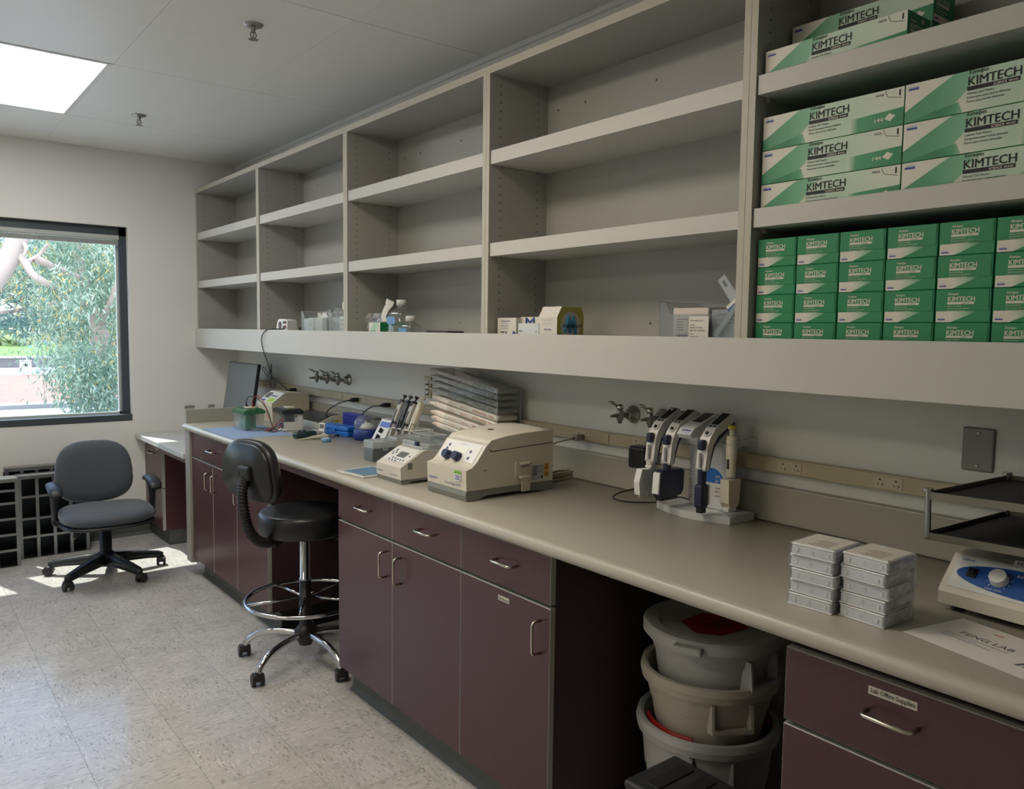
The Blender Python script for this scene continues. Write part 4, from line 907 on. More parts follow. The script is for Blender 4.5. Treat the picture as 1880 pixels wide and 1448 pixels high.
for x, y in ((.02, .05), (.032, .06), (.044, .05), (.032, .04), (.03, .068), (.15, .045), (.062, .02), (.083, .018), (.104, .016), (.125, .014), (.05, .008), (.076, .006), (.1, .004), (.145, .016)):
    a = Mh @ Vector((x, y, .0012)); bq = Mh @ Vector((x, y, .0022)); keys.cyl(a, bq, .0048, .0044, 10); kr.cyl(Mh @ Vector((x, y, .0011)), Mh @ Vector((x, y, .0014)), .0066, .0066, 12)
kr.build('key_rings', m_wht, fp)['kind'] = 'stuff'; keys.build('keys', m_navy, fp)['kind'] = 'stuff'
s = MB(); text(s, 'eppendorf', .011, face_mx((1.5232, Y1-.01, .034), (0, -1, 0), (0, 0, 1)), 0, .042, .006); text(s, 'ThermoMixer C', .008, face_mx((1.5232, Y1-.105, .03), (0, -1, 0), (0, 0, 1)), 0, .06, .003); s.build('lettering', m_pblu, th)
MB().box(1.556, -.0006, .055, 1.576, -.0001, .08).build('sticker', mat('sticker_grey', (120, 120, 114), .6, var=.5, scale=400), th)
MB().rbox(1.632, .06, .132, 1.646, .08, .15, .002, 1).build('tube_clip', m_navy, th)
MB().rbox(1.63, .014, .1225, 1.652, .172, .132, .003, 1).build('block_tray', m_frost, th)
pb = thing('clear_sample_box', 'clear lidded sample box standing on the heated mixer', 'sample box', (1.712, 2.7, ZT+.1235), 0)
MB().rbox(-.062, -.1, 0, .062, .1, .02, .004, 1).build('tray', m_frost, pb); MB().rbox(-.052, -.09, .0205, .052, .09, .045, .006, 2).build('lid', m_clear, pb)
MB().rbox(-.04, -.075, .0455, .04, .06, .05, .002, 1).build('top_tray', m_frost, pb)
rr = random.Random(9)
for i in range(7): MB().cyl((-.03+.01*i, -.06+.018*i, .0525), (-.005+.01*i, -.05+.018*i, .0545), .0022, .0035, 8).build('tube', m_frost, pb)

ce = thing('bench_centrifuge', 'large cream bench centrifuge with two blue knobs', 'centrifuge', (0, 2.21, ZT))
Y2 = .247; m_cf = mat('centrifuge_cream', (214, 208, 192), .36, var=.02)
base = [(1.556, .036), (1.945, .036), (1.945, .176), (1.66, .164), (1.652, .17), (1.64, .188), (1.598, .132), (1.578, .1145), (1.553, .107)]
cs = MB().prism(base, 0, Y2, 'y').build('case', m_cf, ce)
gr = [(1.558, .001), (1.6, .001), (1.615, .004), (1.64, .013), (1.82, .013), (1.85, .006), (1.9, .001), (1.94, .001), (1.946, .02), (1.946, .0355), (1.555, .0355), (1.552, .02)]
MB().prism(gr, .0005, Y2-.0005, 'y').build('plinth', m_grey, ce)
ld = MB(); n = 10; vs_ = []
for i in range(n+1):                       # lid: side profile swelling towards the middle of the width
    t = i/n; y = Y2*t; sw = math.sin(PI*t)**.55
    P = [(1.662, .166), (1.653, .172), (1.641, .186), (1.66, .204+.004*sw), (1.72, .214+.012*sw), (1.8, .22+.016*sw), (1.88, .223+.014*sw), (1.944, .223+.006*sw), (1.945, .178)]
    vs_ += [(x, y, z) for x, z in P]
k = 9; ld.add(vs_, [(i*k+j, (i+1)*k+j, (i+1)*k+j+1, i*k+j+1) for i in range(n) for j in range(k-1)], 0, True); ld.add([vs_[j] for j in range(k)], [list(range(k))]); ld.add([vs_[n*k+j] for j in range(k)], [list(range(k))[::-1]])
lo = ld.build('lid', m_cf, ce)
MB().lathe([(0, .2372), (.012, .2372), (.013, .2362), (0, .236)], 20, (1.735, Y2*.42, -.0085)).build('peep_hole', m_blk, lo)
MB().prism([(1.6525, .17), (1.662, .1645), (1.9455, .1755), (1.9455, .1785), (1.663, .167), (1.6545, .172)], -.0006, Y2+.0006, 'y').build('lid_seam', m_blk, ce)
Mc = face_mx((1.598, Y2-.004, .132), (0, -1, 0), (.042, 0, .056)); Ml = face_mx((1.5815, Y2-.004, .1155), (0, -1, 0), (.02, 0, .015))
fp = MB().box(.012, -.012, .0005, .226, .066, .0015, M=Mc).build('control_panel', m_wht, ce)
MB().box(.084, .022, .0015, .16, .048, .0026, M=Mc).build('display', mat('lcd_pale', (214, 214, 196), .3), fp)
for x in (.07, .13):
    MB().cyl(Mc @ Vector((x, .004, .001)), Mc @ Vector((x, .0, .026)), .018, .0155, 20).build('knob', m_navy, fp)
b = MB()
for x, y in ((.04, .046), (.036, .03), (.18, .034), (.185, .008)): b.cyl(Mc @ Vector((x, y, .0015)), Mc @ Vector((x, y, .0028)), .0062, .0058, 12)
b.build('keys', m_navy, fp)['kind'] = 'stuff'
b = MB()
for i in range(3): b.tube([Mc @ Vector((.1+.018*i+.006*math.cos(R(30*q)), .057+.0035*math.sin(R(30*q)), .0017)) for q in range(12)], .0006, 4, closed=True)
b.build('soft_keys', m_ltgrey, fp)['kind'] = 'stuff'
s = MB(); text(s, 'eppendorf', .013, face_mx((1.5536, Y2-.012, .054), (0, -1, 0), (0, 0, 1)), 0, .056, .007); text(s, 'Centrifuge 5425', .0105, face_mx((1.5536, Y2-.115, .048), (0, -1, 0), (0, 0, 1)), 0, .096, .003); s.build('lettering', m_pblu, ce)
s = MB().box(1.5515, .03, .09, 1.5525, .07, .101, 0).box(1.5515, .03, .066, 1.5525, .07, .09, 1)
for z, w_ in ((.084, .03), (.078, .026), (.072, .032)): s.box(1.5511, .034, z-.0018, 1.5514, .034+w_, z+.0012, 2)
s.build('service_sticker', [mat('sticker_lime', (128, 178, 60), .5), m_wht, m_pblu], ce)
MB().cyl((1.633, -.0002, .102), (1.633, -.0015, .102), .0165, .0165, 22).build('slot_cover', m_cf, ce); MB().box(1.625, -.0022, .1012, 1.641, -.0015, .1032).build('cover_slot', m_blk, ce)
br = MB().rbox(1.764, -.006, .062, 1.842, -.0002, .118, .003, 1).rbox(1.782, -.014, .107, 1.826, -.006, .114, .002, 1).rbox(1.78, -.016, .058, 1.83, -.006, .068, .002, 1).rbox(1.79, -.012, .01, 1.83, -.006, .058, .002, 1).build('plate_bracket', m_cream, ce)
for x, z in ((1.77, .068), (1.77, .112), (1.836, .068), (1.836, .112)): MB().cyl((x, -.006, z), (x, -.0072, z), .0022, n=8).build('bracket_screw', m_pewter, br)
MB().box(1.786, -.0146, .1, 1.822, -.006, .106).build('bracket_slot', m_grey, br)
s = MB().box(1.842, -.0007, .045, 1.9, -.0001, .1, 0).box(1.903, -.0007, .052, 1.925, -.0001, .076, 1).box(1.903, -.0007, .0775, 1.925, -.0001, .101, 1)
for i in range(6): s.box(1.846, -.0011, .062+.006*i, 1.868+.003*(i % 3), -.0007, .0645+.006*i, 2)
s.box(1.88, -.0011, .072, 1.897, -.0007, .095, 3).box(1.883, -.0013, .075, 1.894, -.0011, .092, 0)
text(s, 'FC', .009, face_mx((1.846, -.0013, .05), (1, 0, 0), (0, 0, 1)), 2, None, .01); text(s, 'TUV', .006, face_mx((1.872, -.0013, .05), (1, 0, 0), (0, 0, 1)), 2); s.box(1.889, -.0012, .049, 1.897, -.0007, .058, 2)
s.add([(1.907, -.0012, .0815), (1.921, -.0012, .0815), (1.914, -.0012, .097)], [(0, 1, 2)], 2); s.add([(1.9095, -.0014, .0829), (1.9185, -.0014, .0829), (1.914, -.0014, .0935)], [(0, 1, 2)], 1)
text(s, 'OK', .012, face_mx((1.9055, -.0013, .059), (1, 0, 0), (0, 0, 1)), 2, .0165, .01)
s.build('rating_label', [mat('label_silver', (178, 180, 182), .45), mat('label_orange', (206, 158, 60), .5), m_pblk, m_grey], ce)
cb = thing('cable_bundle', 'coiled bundle of pale grey cable behind the large centrifuge', 'cable', (2.07, 2.30, ZT+.006))
m_cab = mat('pale_cable', (176, 170, 152), .5)
rr = random.Random(4)
for k in range(7):
    a, b_ = .05+.008*rr.random(), .018+.012*rr.random(); ph = rr.random()*.4-.2; z0 = .002+.005*k
    MB().tube([(a*math.cos(2*PI*i/28)*math.cos(ph)-b_*math.sin(2*PI*i/28)*math.sin(ph), a*math.cos(2*PI*i/28)*math.sin(ph)+b_*math.sin(2*PI*i/28), z0+.004*math.sin(3*PI*i/28)) for i in range(28)], .0032, 7, closed=True).build('loop', m_cab, cb)
MB().tube([(-.03, .01, .02), (-.036, .02, .05), (-.03, .012, .062)], .003, 6).tube([(.01, 0, .04), (.022, -.004, .055), (.03, .004, .062)], .0012, 5).build('tie', m_wht, cb)

# acrylic rack holding sleeves of wrapped pipettes
ar = thing('acrylic_rack', 'clear acrylic rack for wrapped pipettes against the wall', 'rack', (2.03, 2.665, ZT))
m_acr = clear('acrylic', (240, 244, 242), .03, .04, .05, fres=.12)
def sheet(mb, pts):
    """polygon in y,z made 3 mm thick"""
    return mb
for x in (0, .124): MB().prism([(0, 0), (.34, 0), (.42, .15), (.3, .405), (.12, .37), (0, .345)], x, x+.003, 'x').build('side_sheet', m_acr, ar)
MB().box(.003, 0, .0, .124, .003, .345).build('end_sheet', m_acr, ar)
MB().prism([(.003, .075), (.4, .14), (.4, .143), (.003, .078)], .003, .124, 'x').build('sloping_floor', m_acr, ar)
for x, y in ((0, 0), (.127, 0)): MB().box(x-.001, y-.001, 0, x+.002, y+.002, .346).build('bright_edge', m_frost, ar)
m_slv = mat('paper_sleeve', (250, 238, 226), .55, var=.05, scale=12); m_slg = clear('film_sleeve', (200, 200, 196), .55, .15, scale=60, var=.5); m_por = mat('print_orange', (206, 104, 66), .6); m_pgr = mat('print_grey', (92, 96, 106), .6)
lay = [(.083, .3, 5.8, 0), (.108, .5, 6.0, 0), (.133, .5, 6.2, 0), (.17, .52, 6.6, 0), (.2, .53, 6.8, 0), (.232, .53, 7.0, 1), (.262, .54, 7.2, 1), (.29, .54, 7.4, 1), (.317, .53, 7.6, 1)]
nm = ['lowest', 'second', 'third', 'fourth', 'fifth', 'sixth', 'seventh', 'eighth', 'topmost']
rr = random.Random(21)
for i, (z, ln, tilt, g) in enumerate(lay):
    ln = .53+rr.uniform(-.02, .02); t = thing('pipette_sleeve', '%s wrapped pipette sleeve in the acrylic rack, %s' % (nm[i], 'clear film with grey print' if g else 'white paper with orange print'), 'pipette sleeve', (2.036, 2.672, ZT+z), 0, 'wrapped pipette sleeves in the acrylic rack', rot=(R(tilt), 0, 0))
    w_ = .108; q = MB(); nn = 12; vs_ = []; hh = .011 if g else .012
    for a in range(nn+1):
        y = ln*a/nn; e = hh*(.45 if a == nn else .72 if a == 0 else 1)*(1+.12*rr.uniform(-1, 1)); x0 = .003*rr.random()
        for x, z_ in ((x0, -e*.5), (.004+x0, -e), (w_-.004, -e), (w_, 0), (w_-.004, e), (.004+x0, e), (x0, e*.5)): vs_.append((x, y, z_+hh))
    q.add(vs_, [(a*7+b_, a*7+(b_+1) % 7, a*7+7+(b_+1) % 7, a*7+7+b_) for a in range(nn) for b_ in range(7)]+[list(range(7))[::-1], list(range(nn*7, nn*7+7))], 0, False)
    q.build('wrapper', m_slg if g else m_slv, t)
    s = MB(); mm = face_mx((-.0012, .02, hh*1.42), (0, 1, 0), (0, 0, -1))
    text(s, '10mL', .014, mm, 0, .04, .012); text(s, 'fisherbrand', .0165, face_mx((-.0012, .08, hh*1.5), (0, 1, 0), (0, 0, -1)), 0, .1, .01)
    text(s, '13-678', .012, face_mx((-.0012, .22, hh*1.3), (0, 1, 0), (0, 0, -1)), 0, .05); text(s, 'STERILE', .006, face_mx((-.0012, .31, hh*1.2), (0, 1, 0), (0, 0, -1)), 0, .06)
    s.tube([(-.0012, .47, hh*.7), (-.0012, .49, hh*1.3)], .001, 4); s.build('print', m_pgr if g else m_por, t)['kind'] = 'stuff'

# ------------------------------------------------------------------ charging stand with electronic pipettes
m_stw = mat('stand_white', (206, 208, 208), .35, var=.02)
rs = thing('charging_stand', 'white charging stand with a round blue sticker holding electronic pipettes', 'charging stand', (0, 0, ZT))
o = [(2.155, 1.48), (2.155, 1.78)]+[(2.03-.04*math.sin(PI*i/12), 1.775-.295*i/12) for i in range(13)]
MB().prism(o, 0, .022, 'z').build('foot', m_stw, rs)
MB().rbox(2.082, 1.53, .022, 2.125, 1.685, .245, .006, 2).build('column', m_stw, rs)
MB().rbox(2.055, 1.515, .225, 2.14, 1.815, .262, .012, 3).build('cross_bar', m_stw, rs)
hb = MB().prism([(2.06, .27), (1.985, .255), (1.975, .268), (1.992, .286), (2.11, .328), (2.12, .32), (2.12, .26)], 1.598, 1.652, 'y').build('charger_head', m_stw, rs)
Mr = face_mx((1.994, 1.648, .2885), (0, -1, 0), (.118, 0, .042)); MB().box(.006, .045, 0, .04, .115, .0012, M=Mr).build('charger_window', m_blk, hb)
s = MB(); Mr2 = face_mx((1.9765, 1.646, .2705), (0, -1, 0), (.017, 0, .018)); text(s, 'RAININ', .011, Mr2 @ Matrix.Translation((.006, .01, .0006)), 0, .036, .012); text(s, 'SmartStand', .006, Mr2 @ Matrix.Translation((.008, .002, .0006)), 0, .03); s.build('lettering', m_pblu, hb)
s = MB(); text(s, 'METTLER TOLEDO', .017, face_mx((2.0812, 1.672, .035), (0, 0, 1), (0, 1, 0)), 0, .155, .004, shear=.2); s.build('lettering', m_grey, rs)
dk_ = MB(); cy, cz, rd = 1.592, .108, .048
dk_.add([(2.0813, cy, cz+.0)]+[(2.0813, cy-rd*math.cos(R(g)), cz+rd*math.sin(R(g))) for g in range(0, 181, 10)], [[0, i+1, i+2] for i in range(18)], 0)
dk_.add([(2.0813, cy, cz+.0)]+[(2.0813, cy-rd*math.cos(R(g)), cz-rd*math.sin(R(g))) for g in range(0, 181, 10)], [[0, i+2, i+1] for i in range(18)], 1)
for tx, z, sz, mi in (('urs.', .127, .015, 1), ('it!', .11, .015, 1), ('mplifies', .09, .009, 2), ('agement', .08, .009, 2), ('rainin.com', .066, .007, 2)): text(dk_, tx, sz, face_mx((2.0808, 1.578, z), (0, -1, 0), (0, 0, 1)), mi, None, .008)
dk_.build('round_sticker', [mat('sticker_blue', (36, 104, 176), .5), mat('sticker_white', (206, 204, 198), .5), m_grey], rs)
for y in (1.47, 1.525): MB().prism([(2.06, .24), (2.14, .24), (2.14, .262), (2.03, .262)], y-.003, y+.003, 'y').build('side_fork', m_clear, rs)
MB().box(2.03, 1.467, .244, 2.14, 1.528, .248).build('clip_shelf', m_clear, rs)
m_epw = mat('pipette_white', (214, 212, 206), .34, var=.02); m_epn = mat('pipette_navy', (28, 34, 62), .38, var=.06); m_epk = mat('screen_black', (22, 26, 24), .16)
def electronic_pipette(label, y, block):
    t = thing('electronic_pipette', label, 'pipette', (0, y, ZT), 0, 'electronic pipettes on the charging stand'); w = .0185
    A = [(2.098, .333), (2.02, .292), (1.994, .262), (1.984, .235), (1.976, .175), (1.974, .163)]           # front edge, head to neck
    Bk = [(1.993, .163), (1.999, .2), (2.012, .24), (2.036, .268), (2.116, .31)]
    b = MB().prism(A+Bk, -w, w, 'y', 0, True); b.build('shell', m_epw, t)
    b = MB().prism([(1.991, .166), (1.997, .2), (2.01, .242), (2.034, .27), (2.112, .311), (2.122, .302), (2.046, .26), (2.02, .234), (2.005, .196), (1.998, .166)], -w*.96, w*.96, 'y'); b.build('rear_grip', m_epn, t)
    Mh_ = face_mx((2.02, w-.003, .2925), (0, -1, 0), (.078, 0, .041)); MB().box(.002, .02, .0003, .029, .086, .0014, M=Mh_).build('screen', m_epk, t)
    for x in (.004, .0185): MB().rbox(x, .004, .0003, x+.0095, .014, .0022, .001, 1, M=Mh_).build('soft_key', m_epn, t)
    Mj = face_mx((1.9925, w-.003, .2625), (0, -1, 0), (.0275, 0, .03)); MB().cyl(Mj @ Vector((.0155, .018, .0)), Mj @ Vector((.0155, .018, .002)), .0125, .0125, 18).build('joystick_ring', m_ltgrey, t); MB().cyl(Mj @ Vector((.0155, .018, .002)), Mj @ Vector((.0155, .018, .006)), .006, .005, 14).build('joystick', m_blk, t)
    MB().rbox(1.968, -.0105, .226, 1.99, .0105, .258, .005, 2).build('trigger', m_epn, t)
    MB().box(1.9705, -.004, .172, 1.9745, .004, .218).build('volume_mark', m_grey, t)
    if block == 'white':
        MB().cyl((1.984, 0, .14), (1.984, 0, .164), .014, .016, 16).rbox(1.968, -.014, .142, 2.0, .014, .15, .003, 1).build('collar', m_epw, t)
        MB().prism([(1.93, .142), (2.02, .138), (2.022, .056), (1.922, .058), (1.917, .1)], -.012, .012, 'y').build('manifold', m_wht, t)
        for i in range(8): MB().cyl((1.932+.0115*i, 0, .06), (1.932+.0115*i, 0, .046), .004, .0034, 8).build('nozzle', m_ltgrey, t)
    elif block == 'navy':
        MB().cyl((1.984, 0, .14), (1.984, 0, .166), .014, .013, 16).build('collar', m_epn, t)
        MB().prism([(1.94, .138), (1.955, .146), (2.045, .144), (2.055, .135), (2.052, .075), (2.04, .06), (1.94, .058), (1.934, .07)], -.013, .013, 'y').build('manifold', m_epn, t)
        MB().prism([(1.933, .138), (1.94, .14), (1.934, .07), (1.928, .072)], -.013, .013, 'y').build('side_plate', m_wht, t)
        MB().box(1.945, -.012, .048, 2.025, .012, .058).build('nozzle_bar', m_blk, t)
    else:
        MB().cyl((1.984, 0, .118), (1.984, 0, .166), .013, .0135, 16).build('collar', m_epn, t)
        MB().rbox(1.965, -.016, .045, 2.0, .016, .12, .008, 2).build('manifold', m_epn, t); MB().box(2.0, -.014, .055, 2.007, .014, .118).build('side_plate', m_wht, t); MB().box(1.972, -.01, .03, 1.995, .01, .046).build('nozzle_bar', m_blk, t)
electronic_pipette('white electronic pipette with a white multichannel block', 1.765, 'white')
electronic_pipette('white electronic pipette with a wide navy multichannel block', 1.695, 'navy')
electronic_pipette('white electronic pipette with a narrow navy end', 1.555, 'narrow')
mp_ = thing('multichannel_pipette', 'cream manual multichannel pipette with a yellow plunger', 'pipette', (2.05, 1.497, ZT), 0)
MB().cyl((0, 0, .145), (0, 0, .215), .0135, .0165, 16).cyl((0, 0, .215), (0, 0, .272), .0165, .0165, 16).cyl((0, 0, .2152), (0, 0, .2165), .0172, .0172, 16).build('barrel', m_ivory, mp_)
MB().cyl((0, 0, .272), (0, 0, .292), .008, .008, 12).build('plunger_rod', m_ivory, mp_); MB().lathe([(0, .292), (.013, .292), (.0135, .298), (.01, .304), (0, .304)], 16).build('plunger_cap', mat('plunger_yellow', (186, 168, 60), .45), mp_)
MB().prism([(-.03, .138), (.03, .138), (.026, .066), (.018, .05), (-.018, .05), (-.028, .066)], -.016, .016, 'y').build('manifold', m_ivory, mp_); MB().rbox(-.02, -.01, .036, .02, .01, .05, .002, 1).build('nozzle_bar', m_wht, mp_)
MB().box(-.018, -.003, .17, -.0155, .003, .2).build('scale_window', m_blk, mp_)
ad = thing('power_adapter', 'black wall power adapter with a cord to the charging stand', 'power adapter', (0, 0, 0))
MB().rbox(2.105, 1.905, 1.035, 2.1645, 1.985, 1.115, .01, 3).build('brick', m_blk, ad); MB().cyl((2.14, 1.945, 1.036), (2.14, 1.945, 1.018), .006, .004, 10).build('strain_relief', m_blk, ad)
MB().tube(spline([(2.14, 1.945, 1.02), (2.13, 1.945, .98), (2.1, 1.94, .965), (2.04, 1.955, .955), (1.99, 1.94, .945), (2.0, 1.89, ZT+.004), (2.06, 1.83, ZT+.004), (2.1, 1.79, ZT+.012), (2.11, 1.75, ZT+.03), (2.11, 1.7, ZT+.03)], 8), .0026, 7).build('cord', m_rub, ad)
# ------------------------------------------------------------------ near bench: plate boxes, rocker, leaflet
m_film = clear('shrink_film', (232, 235, 238), .18, .05, .5, scale=90, var=.9)
m_plate = mat('plate_box_grey', (208, 211, 216), .4, var=.04)
m_rim = mat('plate_rim_white', (222, 222, 222), .4)
m_lab = mat('label_paper', (214, 208, 198), .6, var=.03); m_lbr = mat('label_print_brown', (150, 138, 126), .6)
def plate_box(label, loc, rz, top, seed):
    t = thing('plate_box', label, 'plate box', loc, rz, 'film-wrapped plate boxes on the bench'); a, b, h = .0485, .056, .0272; rr = random.Random(seed)
    MB().rbox(-b, -a, 0, b, a, h-.004, .003, 1).build('tray', m_plate, t)
    MB().rbox(-b-.001, -a-.001, h-.006, b+.001, a+.001, h-.0012, .002, 1).rbox(-b-.002, -a-.002, 0, b+.002, a+.002, .0025, .001, 1).build('lid', m_rim, t)
    n = MB()
    for y in (-a+.014, a-.014): n.box(-b-.0016, y-.003, .008, -b-.0006, y+.003, .015)
    for k in range(3):
        g = R(90+120*k); c0 = Vector((-b-.0012, .006*math.cos(g), .012+.005*math.sin(g))); c1 = Vector((-b-.0012, .006*math.cos(g+2.094), .012+.005*math.sin(g+2.094))); n.tube([c0, c0.lerp(c1, .7)], .0005, 4)
    n.build('mould_marks', m_rim, t)['kind'] = 'stuff'
    f = MB(); N = 9
    for sx, sy in ((0, -1), (0, 1), (1, 0)):
        P = []
        for i in range(N+1):
            u = -1+2*i/N
            for q, z in enumerate((.001, h*.5, h)):
                o = rr.uniform(.001, .005)*(1.6 if q == 1 else 1); P.append((u*b if sy else sx*(b+o), u*a if sx else sy*(a+o), z))
        f.add(P, [(3*i+j, 3*i+3+j, 3*i+4+j, 3*i+1+j) for i in range(N) for j in range(2)])
    for k in range(3):
        y = -a-.002; x = rr.uniform(-b, b); e = rr.uniform(.006, .016); f.add([(x-.012, y, .004), (x+.012, y, .01), (x+rr.uniform(-.01, .01), y-e, .012)], [(0, 1, 2)])
    f.build('film', m_film, t)
    if top:
        s = MB().box(-b+.003, -a+.003, h-.001, b-.003, a-.003, h-.0004, 0)
        for i in range(5): s.box(-b+.012+.011*i, -a+.02, h-.0004, -b+.016+.011*i, a-.03-.006*(i % 3), h-.0001, 1)
        s.build('paper_label', [m_lab, m_lbr, m_pgr], t)
nmA = ['bottom', 'second', 'third', 'fourth', 'top']
for k in range(5):
    plate_box('film-wrapped clear plate box, %s of the stack away from the rocker' % nmA[k], (1.598+.003*(k % 2), .917-.002*(k % 3), ZT+.0276*k), R(3-2*(k % 2)), k == 4, k)
    plate_box('film-wrapped clear plate box, %s of the stack beside the rocker' % nmA[k], (1.614+.002*(k % 3), .805+.002*(k % 2), ZT+.0276*k), R(-3+2*(k % 3)), k == 4, k+10)

rk = thing('platform_rocker', 'cream lab rocker with a blue control panel and two black trays', 'rocker', (1.775, .752, ZT), R(-3))
m_rkc = mat('rocker_cream', (216, 210, 195), .38, var=.02)
pr_ = [(.0, .014), (.33, .014), (.33, .1), (.3, .112), (.085, .115), (.068, .112), (.006, .05), (.0, .04)]
MB().prism(pr_, -.33, 0, 'y').build('case', m_rkc, rk)
for x in (.03, .3):
    for y in (-.03, -.3): MB().cyl((x, y, 0), (x, y, .014), .013, .011, 12).build('foot', m_rub, rk)
Mk = face_mx((.006, -.005, .05), (0, -1, 0), (.062, 0, .062)); pn = MB().box(.008, .003, .0004, .32, .083, .0012, M=Mk).build('front_plate', m_wht, rk)
el = [(.165+.15*math.cos(R(g))*(1), .043+.034*math.sin(R(g)), .0016) for g in range(0, 360, 10)]
MB().add(el, [range(36)], 0, M=Mk).build('blue_panel', mat('panel_blue', (30, 84, 160), .4), pn)
MB().rbox(.036, .035, .0014, .056, .058, .0045, .001, 1, M=Mk).box(.041, .04, .0045, .051, .052, .007, M=Mk).build('power_switch', m_blk, pn)
for x in (.1, .2): MB().cyl(Mk @ Vector((x, .045, .0016)), Mk @ Vector((x, .045, .017)), .0185, .0165, 26).build('knob', m_wht, pn)
s = MB()
for x in (.1, .2):
    for g in range(-50, 231, 28): s.box(.0205, -.0006, 0, .0245, .0006, .0003, M=Mk @ Matrix.Translation((x, .045, .0018)) @ Matrix.Rotation(R(g), 4, 'Z'))
text(s, 'ROCKER', .008, Mk @ Matrix.Translation((.127, .06, .0019)), 0, .036, .008, shear=.2); text(s, 'SPEED (RPM)', .005, Mk @ Matrix.Translation((.08, .017, .0019)), 0, .032); text(s, 'TIME', .005, Mk @ Matrix.Translation((.185, .017, .0019)), 0, .016); s.build('panel_print', m_wht, pn)
s = MB(); text(s, 'Labnet', .009, Mk @ Matrix.Translation((.015, .073, .0016)), 0, .026, .01, shear=.2); s.build('maker_print', m_pblu, pn)
s = MB().box(.112, .086, .0002, .2, .1, .0012, 0, M=Mk); text(s, 'FENG LAB', .011, Mk @ Matrix.Translation((.118, .0885, .0016)), 1, .06, .006); s.build('name_strip', [m_wht, m_pblk], rk)
MB().cyl((.17, -.165, .113), (.17, -.165, .15), .03, .026, 20).build('hub', m_grey, rk)
m_mat = mat('rubber_mat', (38, 38, 38), .7, var=.15, bump=.3, bscale=300); m_trs = mat('tray_steel', (128, 124, 114), .35, .8, var=.06)
def tray(z, tl):
    M = Matrix.Translation((.17, -.165, z)) @ Matrix.Rotation(R(tl), 4, 'Y') @ Matrix.Rotation(R(-2), 4, 'X'); q = .19
    o = MB().box(-q, -q, 0, q, q, .003, M=M)
    for a in ((-q, -q, -q+.002, q), (q-.002, -q, q, q), (-q, -q, q, -q+.002), (-q, q-.002, q, q)): o.box(a[0], a[1], .003, a[2], a[3], .016, M=M)
    o = o.build('tray', m_trs, rk); MB().box(-q+.003, -q+.003, .0032, q-.003, q-.003, .006, M=M).build('mat', m_mat, o); return M
M1 = tray(.155, 0); M2 = tray(.243, 0)
for x, y in ((-.186, .186), (.186, .186), (-.186, -.186), (.186, -.186)):
    MB().cyl(M1 @ Vector((x, y, .004)), M1 @ Vector((x, y, .105)), .0065, .0065, 12).cyl(M1 @ Vector((x, y, .105)), M1 @ Vector((x, y, .111)), .011, .011, 14).cyl(M1 @ Vector((x, y, .045)), M1 @ Vector((x, y, .048)), .0075, .0075, 12).build('tray_post', m_chrome, rk)
MB().tube(spline([(.34, -.03, .09), (.34, -.06, .2), (.36, -.12, .235), (.375, -.17, .2)], 6), .005, 7).build('mains_cord', m_rub, rk)
lf = thing('leaflet', 'white printed leaflet lying on the counter in front of the rocker', 'leaflet', (1.573, .728, ZT), 0)
q = [Vector((0, 0, 0)), Vector((.174, -.041, 0)), Vector((.154, -.17, 0)), Vector((.02, -.275, 0))]
q = [Vector((0, 0, 0)), Vector((.176, -.04, 0)), Vector((.113, -.312, 0)), Vector((-.063, -.272, 0))]
MB().prism([(v.x, v.y) for v in q], .0004, .0012, 'z').build('sheet', mat('leaflet_paper', (240, 237, 230), .55, var=.01), lf)
Mf = face_mx((.0, -.0, .0014), (-.063, -.272, 0), (.176, -.04, 0))      # reads along the long side
s = MB(); text(s, 'FENG LAB', .024, Mf @ Matrix.Translation((.05, .095, 0)), 0, .105, .002); text(s, 'Department of Chemical Engineering', .007, Mf @ Matrix.Translation((.035, .082, 0)), 0, .12); text(s, 'Stanford, MC 4125', .007, Mf @ Matrix.Translation((.035, .073, 0)), 0, .065)
text(s, 'fenglab.org/research/people', .007, Mf @ Matrix.Translation((.035, .064, 0)), 1, .1); s.box(.085, .15, 0, .105, .154, .0001, 2, M=Mf)
s.box(.2, .12, 0, .275, .158, .0001, 3, M=Mf); s.add([Mf @ Vector(v) for v in ((.2, .07, .0001), (.235, .105, .0001), (.27, .1, .0001), (.275, .06, .0001), (.24, .05, .0001))], [range(5)], 4); text(s, 'n', .05, Mf @ Matrix.Translation((.19, .045, 0)), 0, None, .02, shear=.3)
s.build('print', [m_pgr, m_pblu, m_por, mat('art_blue', (60, 100, 150), .6), mat('art_orange', (222, 160, 92), .6)], lf)

